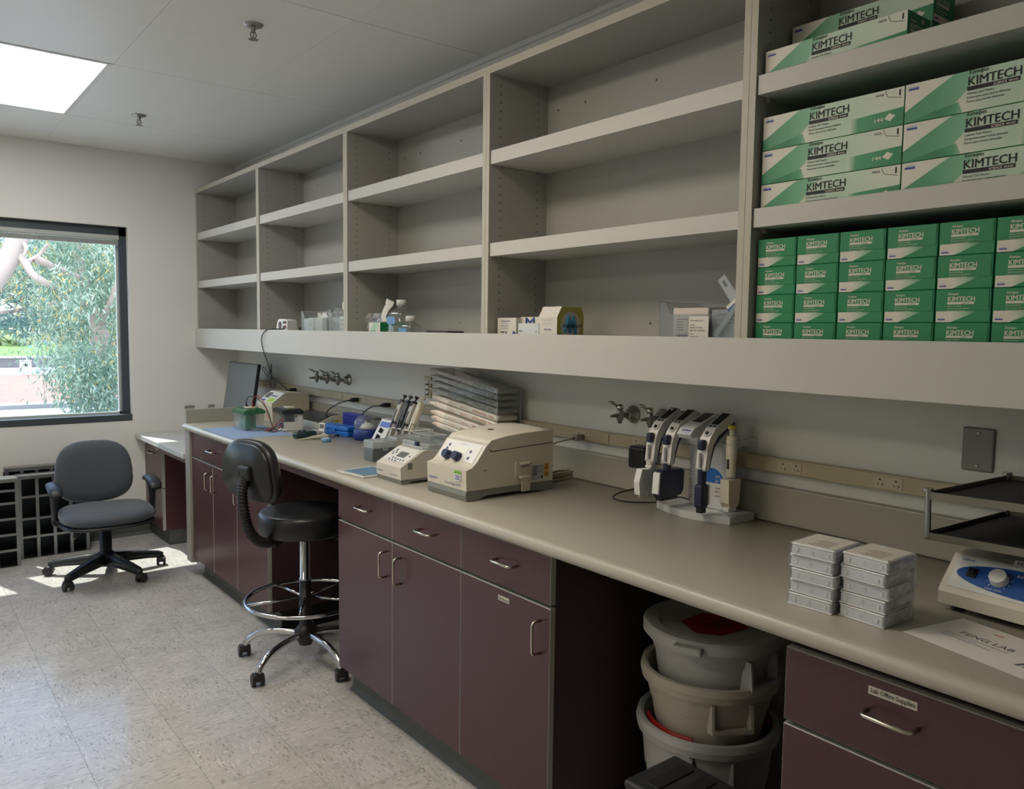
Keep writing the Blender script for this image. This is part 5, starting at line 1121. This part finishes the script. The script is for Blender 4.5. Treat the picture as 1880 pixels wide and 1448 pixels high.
# ------------------------------------------------------------------ wipe boxes in the cabinet
m_kg = mat('kim_green', (28, 132, 84), .42, var=.03); m_kgd = mat('kim_green_dark', (16, 104, 66), .42, var=.03)
m_kw = mat('kim_white', (220, 214, 202), .45, var=.02); m_kb = mat('kim_blue', (44, 60, 150), .5)
def grad_mat(name, stops, dirv, off):
    """print that fades between colours along a slanted direction of the box face (flat ink on card)"""
    m = mat(name, (200, 200, 200), .45); nt = m.node_tree; b = nt.nodes['Principled BSDF']
    tc = nt.nodes.new('ShaderNodeTexCoord'); dp = nt.nodes.new('ShaderNodeVectorMath'); dp.operation = 'DOT_PRODUCT'; dp.inputs[1].default_value = dirv
    ad_ = nt.nodes.new('ShaderNodeMath'); ad_.inputs[1].default_value = off; cr_ = nt.nodes.new('ShaderNodeValToRGB')
    nt.links.new(tc.outputs['Object'], dp.inputs[0]); nt.links.new(dp.outputs['Value'], ad_.inputs[0]); nt.links.new(ad_.outputs[0], cr_.inputs[0])
    e = cr_.color_ramp; e.elements[0].position = stops[0][0]; e.elements[0].color = L(stops[0][1]); e.elements[1].position = stops[-1][0]; e.elements[1].color = L(stops[-1][1])
    for p_, c_ in stops[1:-1]: x_ = e.elements.new(p_); x_.color = L(c_)
    nt.links.new(cr_.outputs[0], b.inputs['Base Color']); return m
KG = (24, 128, 82)
m_ks = grad_mat('kim_small_swoosh', [(.0, (222, 216, 204)), (.36, (220, 216, 204)), (.7, (150, 192, 162)), (.95, KG)], (0, -10.5, 0), 0)
m_kl = grad_mat('kim_large_fade', [(.0, (222, 218, 206)), (.3, (216, 216, 202)), (.42, (196, 212, 194)), (.62, (184, 210, 188)), (.85, (204, 216, 200)), (1.0, (218, 218, 206))], (0, -2.4, 1.2), 0)
m_kl2 = grad_mat('kim_large_band', [(.0, (58, 140, 98)), (.4, (84, 156, 118)), (.75, (128, 184, 150)), (1, (176, 208, 184))], (0, -5.2, 0), 0)
m_kl4 = grad_mat('kim_large_foot', [(.0, (36, 132, 88)), (.55, (22, 122, 78)), (.8, (70, 154, 112)), (1, (176, 208, 184))], (0, -7, 0), 0)
m_kl3 = grad_mat('kim_large_end', [(.0, (200, 214, 196)), (.08, (60, 150, 106)), (.5, KG), (1, (60, 150, 106))], (0, -4, 0), -1.0)
# small box, front face looks to -x, local origin at its near-window lower front corner; y runs negative
SW, SH, SD = .1175, .0752, .215
b = MB().rbox(.001, -SW, 0, SD, 0, SH, .0015, 1); small_body = b.mesh('carton', m_kg)
fl = MB(); fl.rbox(0, -SW+.004, SH*.345, .0012, -.0005, SH-.0008, .0004, 1, 0); small_flap = fl.mesh('end_flap', m_kg)
sp_ = MB(); z0 = SH*.34
sp_.add([(.0004, -.002, .0006), (.0004, -.034, .0006), (.0004, -.092, z0), (.0004, -.002, z0)], [(0, 1, 2, 3)], 0)
small_swoosh = sp_.mesh('white_swoosh', m_ks)
s = MB(); Mt_ = face_mx((-.0004, -.026, SH*.63), (0, -1, 0), (0, 0, 1))
text(s, 'KIMTECH', .0155, Mt_, 0, .057, .014); text(s, 'Kimwipes', .0075, Mt_ @ Matrix.Translation((.001, .0145, 0)), 0, .022, .012, shear=.25)
s.box(0, -.0065, -.0002, .057, -.0012, .0001, 0, M=Mt_)
for i, w_ in enumerate((.03, .046, .038)): text(s, ('Delicate Task Wipers', 'Essuie-tout pour taches delicates', 'Panos para tareas delicadas')[i], .0036, Mt_ @ Matrix.Translation((0, -.0115-.0052*i, 0)), 0, w_, .006)
text(s, 'SCIENCE', .0042, Mt_ @ Matrix.Translation((.032, -.0055, .0003)), 1, .014, .01)
s.box(-.02, -.042, -.0002, -.004, -.0395, .0001, 2, M=Mt_); text(s, 'Kimberly-Clark', .003, Mt_ @ Matrix.Translation((-.019, -.0385, 0)), 2, .013)
small_print = s.mesh('print', [m_kw, m_kg, m_kb])
def small_box(label, y, z, tilt):
    t = thing('wipe_box', label, 'box', (1.915, y, z), tilt, 'small green wipe boxes on the lowest shelf')
    link('carton', small_body, t); link('end_flap', small_flap, t, (-.0002, 0, 0)); link('white_swoosh', small_swoosh, t); link('print', small_print, t)
    return t
ordc = ['first', 'second', 'third', 'fourth', 'fifth', 'sixth', 'seventh']; ordr = ['bottom', 'second', 'third', 'top']
rr = random.Random(12)
for c in range(7):
    for r_ in range(4):
        lab_ = '%s green wipe box in the %s column from the cabinet divider' % ({'bottom': 'lowest', 'top': 'topmost'}.get(ordr[r_], ordr[r_]+' lowest'), ordc[c])
        small_box(lab_, 1.335-.1208*c+rr.uniform(-.0006, .0006), 1.4762+.0757*r_, R(rr.uniform(-.25, .25)))
LW, LH, LD = .384, .09, .113
def large_meshes():
    b = MB().rbox(.0006, -LW, 0, LD, 0, LH, .0015, 1); body = b.mesh('carton', m_kg)
    f = MB().box(0, -LW+.001, .001, .0005, -.001, LH-.001).mesh('front_print', m_kl)
    lo_ = [(-.001, .001), (-.06, .001), (-.1, .012), (-.13, .04), (-.155, .07), (-.175, LH-.001)]; up_ = [(-.001, .026), (-.035, .046), (-.068, .065), (-.11, LH-.001), (-.13, LH-.001), (-.175, LH-.001)]
    d = MB()
    for i in range(5): d.add([(-.0003, *up_[i]), (-.0003, *up_[i+1]), (-.0003, *lo_[i+1]), (-.0003, *lo_[i])], [(3, 2, 1, 0)], 0)
    d.add([(-.0004, -.001, .001), (-.0004, -.13, .001), (-.0004, -.12, .026), (-.0004, -.07, .016)], [(0, 1, 2, 3)], 1)
    d = d.mesh('dark_swoosh', [m_kl2, m_kl4])
    g = MB().add([(-.0003, -.245, .001), (-.0003, -LW+.001, .001), (-.0003, -LW+.001, .042), (-.0003, -.25, .035)], [(0, 1, 2, 3)], 0).mesh('green_band', m_kl3)
    s = MB(); M_ = face_mx((-.0006, -.138, LH*.63), (0, -1, 0), (0, 0, 1))
    text(s, 'KIMTECH', .027, M_, 0, .106, .014); text(s, 'Kimwipes', .013, M_ @ Matrix.Translation((.002, .024, 0)), 0, .04, .012, shear=.25); s.box(0, -.011, -.0002, .106, -.0022, .0001, 0, M=M_)
    text(s, 'SCIENCE', .0075, M_ @ Matrix.Translation((.054, -.0096, .0003)), 1, .026, .012); text(s, 'BRAND', .0055, M_ @ Matrix.Translation((.084, -.009, .0003)), 1, .018, .012)
    for i, w_ in enumerate((.055, .088, .076)): text(s, ('Delicate Task Wipers', 'Essuie-tout pour taches delicates', 'Panos para tareas delicadas')[i], .0065, M_ @ Matrix.Translation((.0, -.0195-.0085*i, 0)), 0, w_, .004)
    s.box(-.13, .017, -.0002, -.106, .022, .0001, 2, M=M_); text(s, 'Kimberly-Clark', .004, M_ @ Matrix.Translation((-.129, .0235, 0)), 2, .021)
    text(s, '34256', .0075, M_ @ Matrix.Translation((.174, .02, 0)), 0, .021, .004, shear=.2); text(s, '1', .02, M_ @ Matrix.Translation((.2295, .013, 0)), 0, None, .03)
    P = [(.2+.014*(1-math.cos(R(g))), .03-.017*math.sin(R(g)), 0) for g in range(0, 91, 10)]; s.tube([M_ @ Vector(v) for v in P]+[M_ @ Vector((.238, .008, 0))], .0005, 4, 0)
    text(s, '144', .013, M_ @ Matrix.Translation((.172, -.04, 0)), 1, .021, .012); s.add([M_ @ Vector(v) for v in ((.199, -.035, 0), (.211, -.024, 0), (.226, -.031, 0), (.214, -.043, 0))], [range(4)], 1)
    pr2 = s.mesh('print', [m_pblk, m_kw, m_kb])
    e = MB(); M2_ = face_mx((.012, -LW-.0006, LH*.55), (1, 0, 0), (0, 0, 1)); text(e, 'KIMTECH', .018, M2_, 0, .068, .014); text(e, 'Kimwipes', .008, M2_ @ Matrix.Translation((.001, .017, 0)), 0, .026, .01, shear=.25); e.box(0, -.008, -.0002, .068, -.0016, .0001, 0, M=M2_)
    for i, w_ in enumerate((.04, .06, .05)): text(e, ('Delicate Task Wipers', 'Essuie-tout pour taches delicates', 'Panos para tareas delicadas')[i], .0045, M2_ @ Matrix.Translation((0, -.0135-.006*i, 0)), 0, w_, .006)
    e.add([M2_ @ Vector(v) for v in ((-.011, -.048, -.0002), (.05, -.048, -.0002), (.09, -.03, -.0002), (-.011, -.03, -.0002))], [range(4)], 0); e.box(-.004, -.042, 0, .014, -.038, .0001, 1, M=M2_)
    e.add([M2_ @ Vector(v) for v in ((.05, .026, 0), (.06, .033, 0), (.07, .028, 0), (.06, .02, 0))], [range(4)], 0)
    return body, f, d, g, pr2, e.mesh('end_print', [m_kw, m_kb])
LM = large_meshes()
def large_box(label, x, y, z, grp='large white and green wipe boxes'):
    t = thing('wipe_box', label, 'box', (x, y, z), R(random.uniform(-.2, .2)), grp)
    for n_, me in zip(('carton', 'front_print', 'dark_swoosh', 'green_band', 'print', 'end_print'), LM): link(n_, me, t)
for c in range(2):
    for r_ in range(3):
        large_box('%s large wipe box in the %s on the middle shelf' % (('bottom', 'middle', 'top')[r_], ('column beside the divider', 'column away from the divider')[c]), 1.9165, 1.333-.3855*c, 1.8362+.0904*r_)
large_box('large wipe box at the front of the top shelf', 1.9165, 1.334, 2.1912)
large_box('lower large wipe box at the back of the top shelf', 2.033, 1.332, 2.1912)
large_box('upper large wipe box at the back of the top shelf', 2.033, 1.331, 2.2816)
# ------------------------------------------------------------------ things on the lowest cabinet shelf
ZS = 1.4764; XS = 1.93
m_card = mat('white_card', (218, 214, 204), .55, var=.02); m_cardw = mat('warm_card', (212, 200, 188), .55, var=.02)
def carton(name, label, x, y, z, dx, dy, h, m, lines=(), rz=0, grp=None, cat='box', rot=None):
    """closed carton; front face looks to -x; lines: (u, v, w, h) bars of print on the front, u from the window side"""
    t = thing(name, label, cat, (x, y, z), rz, grp, rot)
    MB().rbox(0, -dy, 0, dx, 0, h, .0015, 1).build('carton', m, t)
    if lines:
        s = MB()
        for q in lines:
            if isinstance(q[0], str): text(s, q[0], q[3], face_mx((-.0006, -q[1], q[2]), (0, -1, 0), (0, 0, 1)), 0, q[4], .004)
            else: s.box(-.0006, -q[0]-q[2], q[1], -.0001, -q[0], q[1]+q[3], 0)
        s.build('print', m_pgr, t)
    return t
def shelf_bin(label, y0, y1, h, depth=.2, x=XS):
    t = thing('shelf_bin', label, 'bin', (x, y0, ZS), 0, 'clear plastic shelf bins'); W = y0-y1; k = .012; th_ = .0015
    fr = [(0, 0), (-W, 0), (-W, h), (-W+.02, h*.97), (-W+.045, h*.72), (-.045, h*.72), (-.02, h*.97), (0, h)]
    MB().prism([(a*.97-.004, b_) for a, b_ in fr], 0, th_, 'x').build('front_wall', m_bin, t)
    MB().box(depth, -W, 0, depth+th_, 0, h).build('back_wall', m_bin, t)
    for yy in (-th_, -W): MB().prism([(0, 0), (depth, 0), (depth, h), (0, h)], yy, yy+th_, 'y').build('side_wall', m_bin, t)
    MB().box(0, -W, 0, depth, 0, th_).build('floor', m_bin, t)
    MB().tube([(0, 0, h), (depth, 0, h), (depth, -W, h), (0, -W, h)], .0018, 6).build('rim', m_frost, t)
    return t
m_bin = clear('bin_clear', (220, 226, 230), .1, .05)
# white power box, dark case behind it
pw = thing('power_box', 'white power box with red and black sockets on the cabinet shelf', 'power box', (XS, 4.79, ZS))
MB().prism([(0, 0), (-.17, 0), (-.17, .088), (-.15, .094), (-.05, .1), (-.02, .088), (-.002, .05)], 0, .06, 'x').build('case', m_wht, pw)
MB().cyl((-.0005, -.06, .062), (-.003, -.06, .062), .022, .021, 18).build('badge', mat('badge_maroon', (96, 66, 80), .5, var=.4, scale=60), pw)
s = MB(); text(s, 'FB300', .012, face_mx((-.0008, -.03, .03), (0, -1, 0), (0, 0, 1)), 0, .05, .01); s.build('lettering', m_pgr, pw)
for i, (y, z) in enumerate(((-.118, .05), (-.146, .05), (-.118, .078), (-.146, .078))): MB().cyl((-.0005, y, z), (-.004, y, z), .0095, .0085, 12).build('socket', m_blk if i % 2 == 0 else mat('socket_red', (140, 40, 44), .5), pw)
tag(MB().rbox(0, -.19, 0, .13, 0, .05, .004, 1).build('instrument_case', mat('green_black_case', (34, 46, 44), .5), None, (XS+.075, 4.63, ZS)), 'dark green-black case lying between the power box and the clear bin', 'case')
cd = thing('mains_cable', 'black cord tied in loops hanging from the white power box', 'cord', (0, 0, 0))
P = [(1.93, 4.66, 1.515), (1.9, 4.7, 1.514), (1.871, 4.79, 1.508), (1.862, 4.845, 1.475), (1.862, 4.858, 1.43), (1.864, 4.825, 1.365), (1.87, 4.775, 1.3), (1.872, 4.752, 1.24), (1.876, 4.745, 1.3), (1.876, 4.74, 1.27), (1.876, 4.75, 1.215),
     (1.88, 4.83, 1.232), (1.88, 4.895, 1.262), (1.88, 4.88, 1.276), (1.878, 4.8, 1.245), (1.88, 4.752, 1.21), (1.884, 4.785, 1.17), (1.884, 4.76, 1.15), (1.884, 4.715, 1.16), (1.884, 4.71, 1.19), (1.886, 4.745, 1.22), (1.89, 4.7, 1.2), (1.91, 4.64, 1.17), (1.95, 4.68, 1.145), (2.03, 4.8, 1.124), (2.05, 4.84, 1.1225)]
MB().tube(spline(P, 7), .0032, 7).build('cord', m_rub, cd)
MB().lathe([(.004, -.006), (.009, -.004), (.009, .004), (.004, .006)], 12, (1.878, 4.748, 1.212)).build('tie', m_rub, cd)
# bins with cartons
shelf_bin('clear shelf bin holding small tilted cartons, beside the power box', 4.42, 4.075, .142)
carton('small_carton', 'small pale carton sticking up at a tilt out of the clear bin', XS+.05, 4.325, ZS+.095, .05, .075, .045, m_card, ((.005, .01, .006, .025),), 0, 'cartons in the clear bins', rot=(R(25), 0, R(6)))
carton('small_carton', 'second small pale carton leaning on the tilted one in the clear bin', XS+.045, 4.245, ZS+.095, .05, .075, .045, m_card, ((.05, .01, .006, .03),), 0, 'cartons in the clear bins', rot=(R(22), 0, R(4)))
carton('bin_card', 'printed white card standing in the clear bin beside the power box', XS+.004, 4.325, ZS+.003, .03, .06, .1, m_card, ((.008, .08, .03, .003), (.008, .068, .04, .003), (.008, .058, .036, .003), (.008, .03, .02, .002)), 0, 'cartons in the clear bins')
carton('small_carton', 'cream wrapped carton in the clear bin beside the printed card', XS+.008, 4.25, ZS+.003, .08, .095, .1, mat('cream_wrap', (214, 208, 190), .5, var=.1), (), 0, 'cartons in the clear bins')
carton('small_carton', 'pale wrapped roll of cartons at the end of the clear bin', XS+.01, 4.405, ZS+.003, .08, .07, .095, mat('pale_wrap', (206, 210, 208), .5, var=.15), (), 0, 'cartons in the clear bins')
shelf_bin('clear shelf bin of plastic bags against the cabinet divider', 4.062, 3.815, .145)
bg = thing('plastic_bag', 'crumpled clear plastic bag stuffed in the bin by the divider', 'bag', (XS+.03, 4.05, ZS+.004))
rr = random.Random(5); b = MB(); vs_ = []; n1, n2 = 9, 7
for i in range(n1):
    for j in range(n2): vs_.append((.02*rr.random()+.03*math.sin(2.2*i+j), -.11*i/(n1-1)-.005*rr.random(), .155*j/(n2-1)*(1-.1*rr.random())))
b.add(vs_, [(i*n2+j, (i+1)*n2+j, (i+1)*n2+j+1, i*n2+j+1) for i in range(n1-1) for j in range(n2-1)]); b.build('film', clear('bag_film', (224, 228, 230), .5, .08, scale=120, var=.7), bg)
carton('bin_card', 'printed white card standing in the bin by the divider', XS+.004, 3.935, ZS+.003, .06, .085, .105, m_card, ((.01, .085, .05, .003), (.01, .07, .02, .003), (.01, .06, .055, .003), (.01, .04, .02, .003)), 0, 'cartons in the clear bins')
t = carton('small_carton', 'small white carton with a yellow label resting on the bin by the divider', XS+.03, 3.955, ZS+.146, .06, .085, .04, m_card, (), 0, 'cartons in the clear bins')
MB().box(-.0008, -.062, .008, -.0002, -.016, .034).build('yellow_label', mat('label_yellow', (218, 194, 70), .5), t)
# tissue box, film bag and bottles
fb = thing('film_bag', 'clear bag with blue lettering behind the tissue box', 'bag', (XS+.07, 3.76, ZS)); b = MB(); vs_ = []
for i in range(8):
    for j in range(6): vs_.append((.015*math.sin(1.9*i+1.3*j)+.01*rr.random(), -.2*i/7, .128*j/5*(1-.05*rr.random())))
b.add(vs_, [(i*6+j, (i+1)*6+j, (i+1)*6+j+1, i*6+j+1) for i in range(7) for j in range(5)]); b.build('film', MATS['bag_film'], fb); MB().box(.026, -.19, .09, .027, -.03, .118).build('blue_print', mat('bag_blue', (70, 104, 180), .5), fb)
MB().rbox(.03, -.09, 0, .08, -.01, .07, .003, 1).build('contents', m_ltgrey, fb)
kt = thing('tissue_box', 'open green and white wipe box with a tissue standing up', 'tissue box', (XS, 3.6, ZS), R(0))
MB().rbox(0, -.115, 0, .16, 0, .078, .002, 1).build('carton', m_kg, kt)
s = MB().box(-.0006, -.114, .001, -.0001, -.001, .077, 0).add([(-.0009, -.001, .02), (-.0009, -.06, .02), (-.0009, -.105, .077), (-.0009, -.05, .077)], [(0, 1, 2, 3)], 1); s.tube([(-.001, -.025-.05*.5+.02*math.cos(R(g)), .03+.008*math.sin(R(g))) for g in range(0, 360, 30)], .0008, 4, 2, True); s.box(-.001, -.07, .012, -.0009, -.03, .02, 2); s.build('front_print', [m_kw, mat('kim_pale', (176, 208, 180), .5), m_pgr], kt)
s = MB(); Mq = face_mx((.04, -.1156, .045), (1, 0, 0), (0, 0, 1)); text(s, 'KIMTECH', .018, Mq, 0, .06, .004); [s.box(0, -.008-.008*i, 0, .06, -.004-.008*i, .0003, 0, M=Mq) for i in range(3)]; s.build('side_print', m_kw, kt)
b = MB(); vs_ = []; rows = [(0, .03, .0), (.035, .024, .0), (.07, .03, .004), (.1, .042, .012), (.12, .03, .03)]
for z, w_, sh in rows:
    for i in range(7): u = -1+2*i/6; vs_.append((.06+.012*math.sin(3.1*u+z*40), -.06-sh*1.2+w_*u*-1, .076+z*(1-.16*abs(u))))
b.add(vs_, [(r_*7+i, r_*7+i+1, r_*7+8+i, r_*7+7+i) for r_ in range(4) for i in range(6)], 0, True); b.build('tissue', mat('tissue_white', (226, 224, 216), .8, var=.02), kt)
MB().rbox(.02, -.1, .078, .14, -.015, .082, .001, 1).build('opening_film', m_frost, kt)
m_bott = clear('bottle_clear', (224, 230, 226), .08, .04, .5); m_liq = clear('bottle_liquid', (200, 214, 206), .12, .03)
def bottle(label, x, y, r_, hs, hn, ht, cr_, lab):
    t = thing('reagent_bottle', label, 'bottle', (x, y, ZS), R(12), 'clear reagent bottles on the shelf')
    o = outline(r_, r_, 4.5, 28); vs_ = []; lv = [(1, 0), (1.0, .004), (1, hs), (.9, hs+.012), (.6, hn-.006), (cr_*.82/r_, hn), (cr_*.82/r_, ht-.024)]
    for s_, z in lv:
        rd = s_ < .62
        for i, (a, b_) in enumerate(o):
            if rd: g = 2*PI*i/28; vs_.append((r_*s_*math.cos(g), r_*s_*math.sin(g), z))
            else: vs_.append((a*s_, b_*s_, z))
    MB().add(vs_, [(r2*28+i, r2*28+(i+1) % 28, r2*28+28+(i+1) % 28, r2*28+28+i) for r2 in range(len(lv)-1) for i in range(28)]+[list(range(28))[::-1]], 0, True).build('bottle', m_bott, t)
    MB().lathe([(0, ht-.027), (cr_, ht-.027), (cr_, ht-.002), (cr_*.95, ht), (0, ht)], 28).build('cap', m_wht, t)
    MB().prism([(a*.93, b_*.93) for a, b_ in o], .003, hs*.55, 'z').build('liquid', m_liq, t)
    MB().box(-r_-.0012, r_*lab[0], lab[1], -r_-.0002, r_*lab[2], lab[3]).build('label', mat('sky_label', (118, 166, 214), .5, var=.05), t)
bottle('tall clear reagent bottle with a white cap and blue label', 2.0, 3.40, .052, .115, .15, .187, .025, (-.2, .07, .9, .105))
bottle('short clear reagent bottle with a white cap and blue label', 1.975, 3.275, .04, .055, .08, .108, .023, (-.35, .004, .95, .05))
tag(MB().rbox(0, -.175, 0, .09, 0, .04, .003, 1).build('shallow_case', mat('plum_case', (62, 30, 44), .45), None, (XS+.02, 3.1, ZS)), 'low plum-coloured case lying beside the short bottle', 'case')
# small cartons and the film box
c = carton('reagent_carton', 'white carton with a small printed label, flap ajar', XS, 2.538, ZS, .12, .118, .095, m_card, ((.022, .08, .06, .003), ('PARAFILM kit', .022, .071, .005, .045), (.022, .064, .05, .0015), (.022, .058, .044, .0015), (.022, .052, .048, .0015), (.022, .036, .024, .006), (.022, .024, .024, .006), (.052, .03, .008, .012), (.02, .012, .006, .004)))
MB().box(.002, -.11, .0952, .1, -.01, .0965).build('flap', m_dark, c); MB().add([(-.0008, -.096, .033), (-.0008, -.104, .046), (-.0008, -.117, .036), (-.0008, -.117, .033)], [(0, 1, 2, 3)], 0).build('blue_mark', m_kb, c)
c = carton('reagent_carton', 'white carton with a dark blue letter M behind the plain box', XS+.03, 2.43, ZS, .12, .13, .098, m_card)
s = MB(); text(s, 'M', .05, face_mx((-.0008, -.028, .06), (0, -1, 0), (0, 0, 1)), 0, .052, .03); s.build('letter_mark', mat('logo_navy', (40, 60, 120), .5), c)
carton('reagent_carton', 'low plain white carton beside the film box', XS-.004, 2.402, ZS, .03, .12, .073, mat('cool_card', (216, 220, 220), .5), ((.004, .042, .022, .004), (.105, .04, .006, .004)))
pf = thing('film_box', 'yellow-green film box with white front and round logo', 'film box', (XS, 2.285, ZS))
pr2 = [(0, 0), (.128, 0), (.132, .095), (.12, .134), (.022, .135), (0, .096)]
MB().prism(pr2, -.104, 0, 'y').build('carton', mat('film_box_green', (168, 166, 74), .5, var=.03), pf)
MB().box(-.0008, -.1035, .001, -.0001, -.0005, .096).prism([(-.0008, .096), (-.0001, .096), (.0215, .135), (.0208, .135)], -.1035, -.0005, 'y').build('front_face', m_card, pf)
s = MB(); Mz = face_mx((-.0012, -.02, .04), (0, -1, 0), (0, 0, 1)); text(s, 'PM-996', .012, Mz @ Matrix.Translation((.012, .006, 0)), 0, .04, .006); text(s, '4 IN. X 125 FT.', .008, Mz @ Matrix.Translation((.004, .042, 0)), 1, .055); text(s, '10 cm x 38 m', .007, Mz @ Matrix.Translation((.004, .03, 0)), 1, .052)
s.add([(.004, -.035, .104), (.0045, -.095, .104), (.012, -.085, .118), (.012, -.07, .118)], [(0, 1, 2, 3)], 2); s.build('front_print', [m_pblu, m_grey, mat('logo_cyan', (64, 138, 176), .5)], pf)
MB().prism([(.02, .1352), (.118, .1345), (.118, .1352), (.02, .136)], -.07, -.02, 'y').build('top_slot', m_dark, pf)
s = MB(); Mz = face_mx((.066, -.1046, .065), (1, 0, 0), (0, 0, 1)); n_ = 40
s.add([Mz @ Vector((.049*math.cos(2*PI*i/n_), .052*math.sin(2*PI*i/n_), 0)) for i in range(n_)], [range(n_)], 0)
for a in ((-.03, -.026, -.014, .034), (-.014, .034, -.004, -.026), (-.004, -.026, .012, .034), (.012, .034, .022, -.03)): s.tube([Mz @ Vector((a[0], a[1], .0008)), Mz @ Vector((a[2], a[3], .0008))], [.0065, .0065], 8, 1)
text(s, 'PARAFILM', .02, Mz @ Matrix.Translation((-.046, -.008, .0075)), 2, .092, .012, shear=.2); s.build('side_logo', [m_ltgrey, MATS['logo_cyan'], m_pblk], pf)
# storage bin against the divider
shelf_bin('wide clear storage bin with a paper tag beside the cabinet divider', 1.705, 1.392, .142, .2, XS+.006)
c = carton('brown_parcel', 'warm white carton with a shipping label inside the wide clear bin', XS+.012, 1.652, ZS+.003, .12, .135, .118, m_cardw, ((.015, .082, .05, .002), (.015, .074, .024, .002), (.015, .066, .024, .002), (.015, .058, .024, .002), (.015, .05, .026, .002)))
s = MB(); [s.box(-.0008, -.015-.0042*i-.002-.0006*(i % 3), .025, -.0002, -.015-.0042*i, .037) for i in range(14)]; s.build('barcode', m_pgr, c); MB().box(.004, -.12, .1182, .1, -.012, .1195).build('flap_gap', m_dark, c)
c = carton('paper_tag', 'white paper tag with product lettering on the wide clear bin', XS-.004, 1.578, ZS+.02, .0012, .075, .075, m_card, (('The Container Store', .006, .06, .006, .05), ('Medium', .006, .047, .0055, .018), ('Plastic Storage', .006, .039, .0065, .048), ('Bin with Handles', .006, .03, .0065, .055), (.006, .02, .014, .0015), (.006, .013, .03, .0015)), cat='tag')
c = carton('syringe_pack', 'clear-wrapped syringe pack with grey lettering inside the wide clear bin', XS+.02, 1.512, ZS+.003, .03, .11, .112, clear('pack_film', (168, 174, 178), .75, .1), (('1x100 HENKE-JECT', .006, .092, .012, .1), (.01, .08, .04, .002), (.01, .072, .035, .002), (.01, .064, .042, .002), (.01, .056, .03, .002), (.01, .044, .04, .002), (.01, .036, .038, .002), (.06, .08, .03, .002), (.06, .07, .035, .002)))
for i, (y, z, a, l) in enumerate(((1.49, .02, 40, 'long clear strip slanting across the wide bin'), (1.45, .0, 38, 'second clear strip lying under the slanting one'))):
    tag(MB().rbox(0, -.005, 0, .002, .012, .13, .0008, 1).build('plastic_strip', m_frost, None, (XS+.01+.003*i, y, ZS+z+.012), (R(a), 0, 0)), l, 'strip', 'clear strips in the wide bin')
b = thing('blue_white_carton', 'white and blue carton end leaning out of the wide bin', 'box', (XS+.02, 1.418, ZS+.1), 0, rot=(R(-38), 0, 0))
MB().rbox(0, -.022, 0, .05, .022, .045, .002, 1).build('carton', m_card, b); MB().box(-.0006, -.0222, .02, .0506, .0222, .034).build('blue_band', mat('band_blue', (70, 100, 150), .5), b)
sl = thing('slide_sleeve', 'thin grey film sleeve standing out above the wide bin', 'sleeve', (XS+.03, 1.438, ZS+.142), 0, rot=(R(-38), 0, 0)); MB().rbox(0, -.016, 0, .003, .016, .085, .001, 1).build('sleeve', m_frost, sl); MB().box(-.0004, -.004, .05, -.0001, .004, .072).build('print', m_pgr, sl)

# flat lettering joined per face counts as one printed mark
for o in bpy.data.objects:
    if o.parent and o.name.split('.')[0] in ('print', 'lettering', 'panel_print', 'front_print', 'end_print', 'side_print', 'side_logo', 'maker_print', 'rating_label', 'service_sticker', 'round_sticker', 'barcode', 'sticker', 'badge', 'socket_slots'):
        o['kind'] = 'stuff'
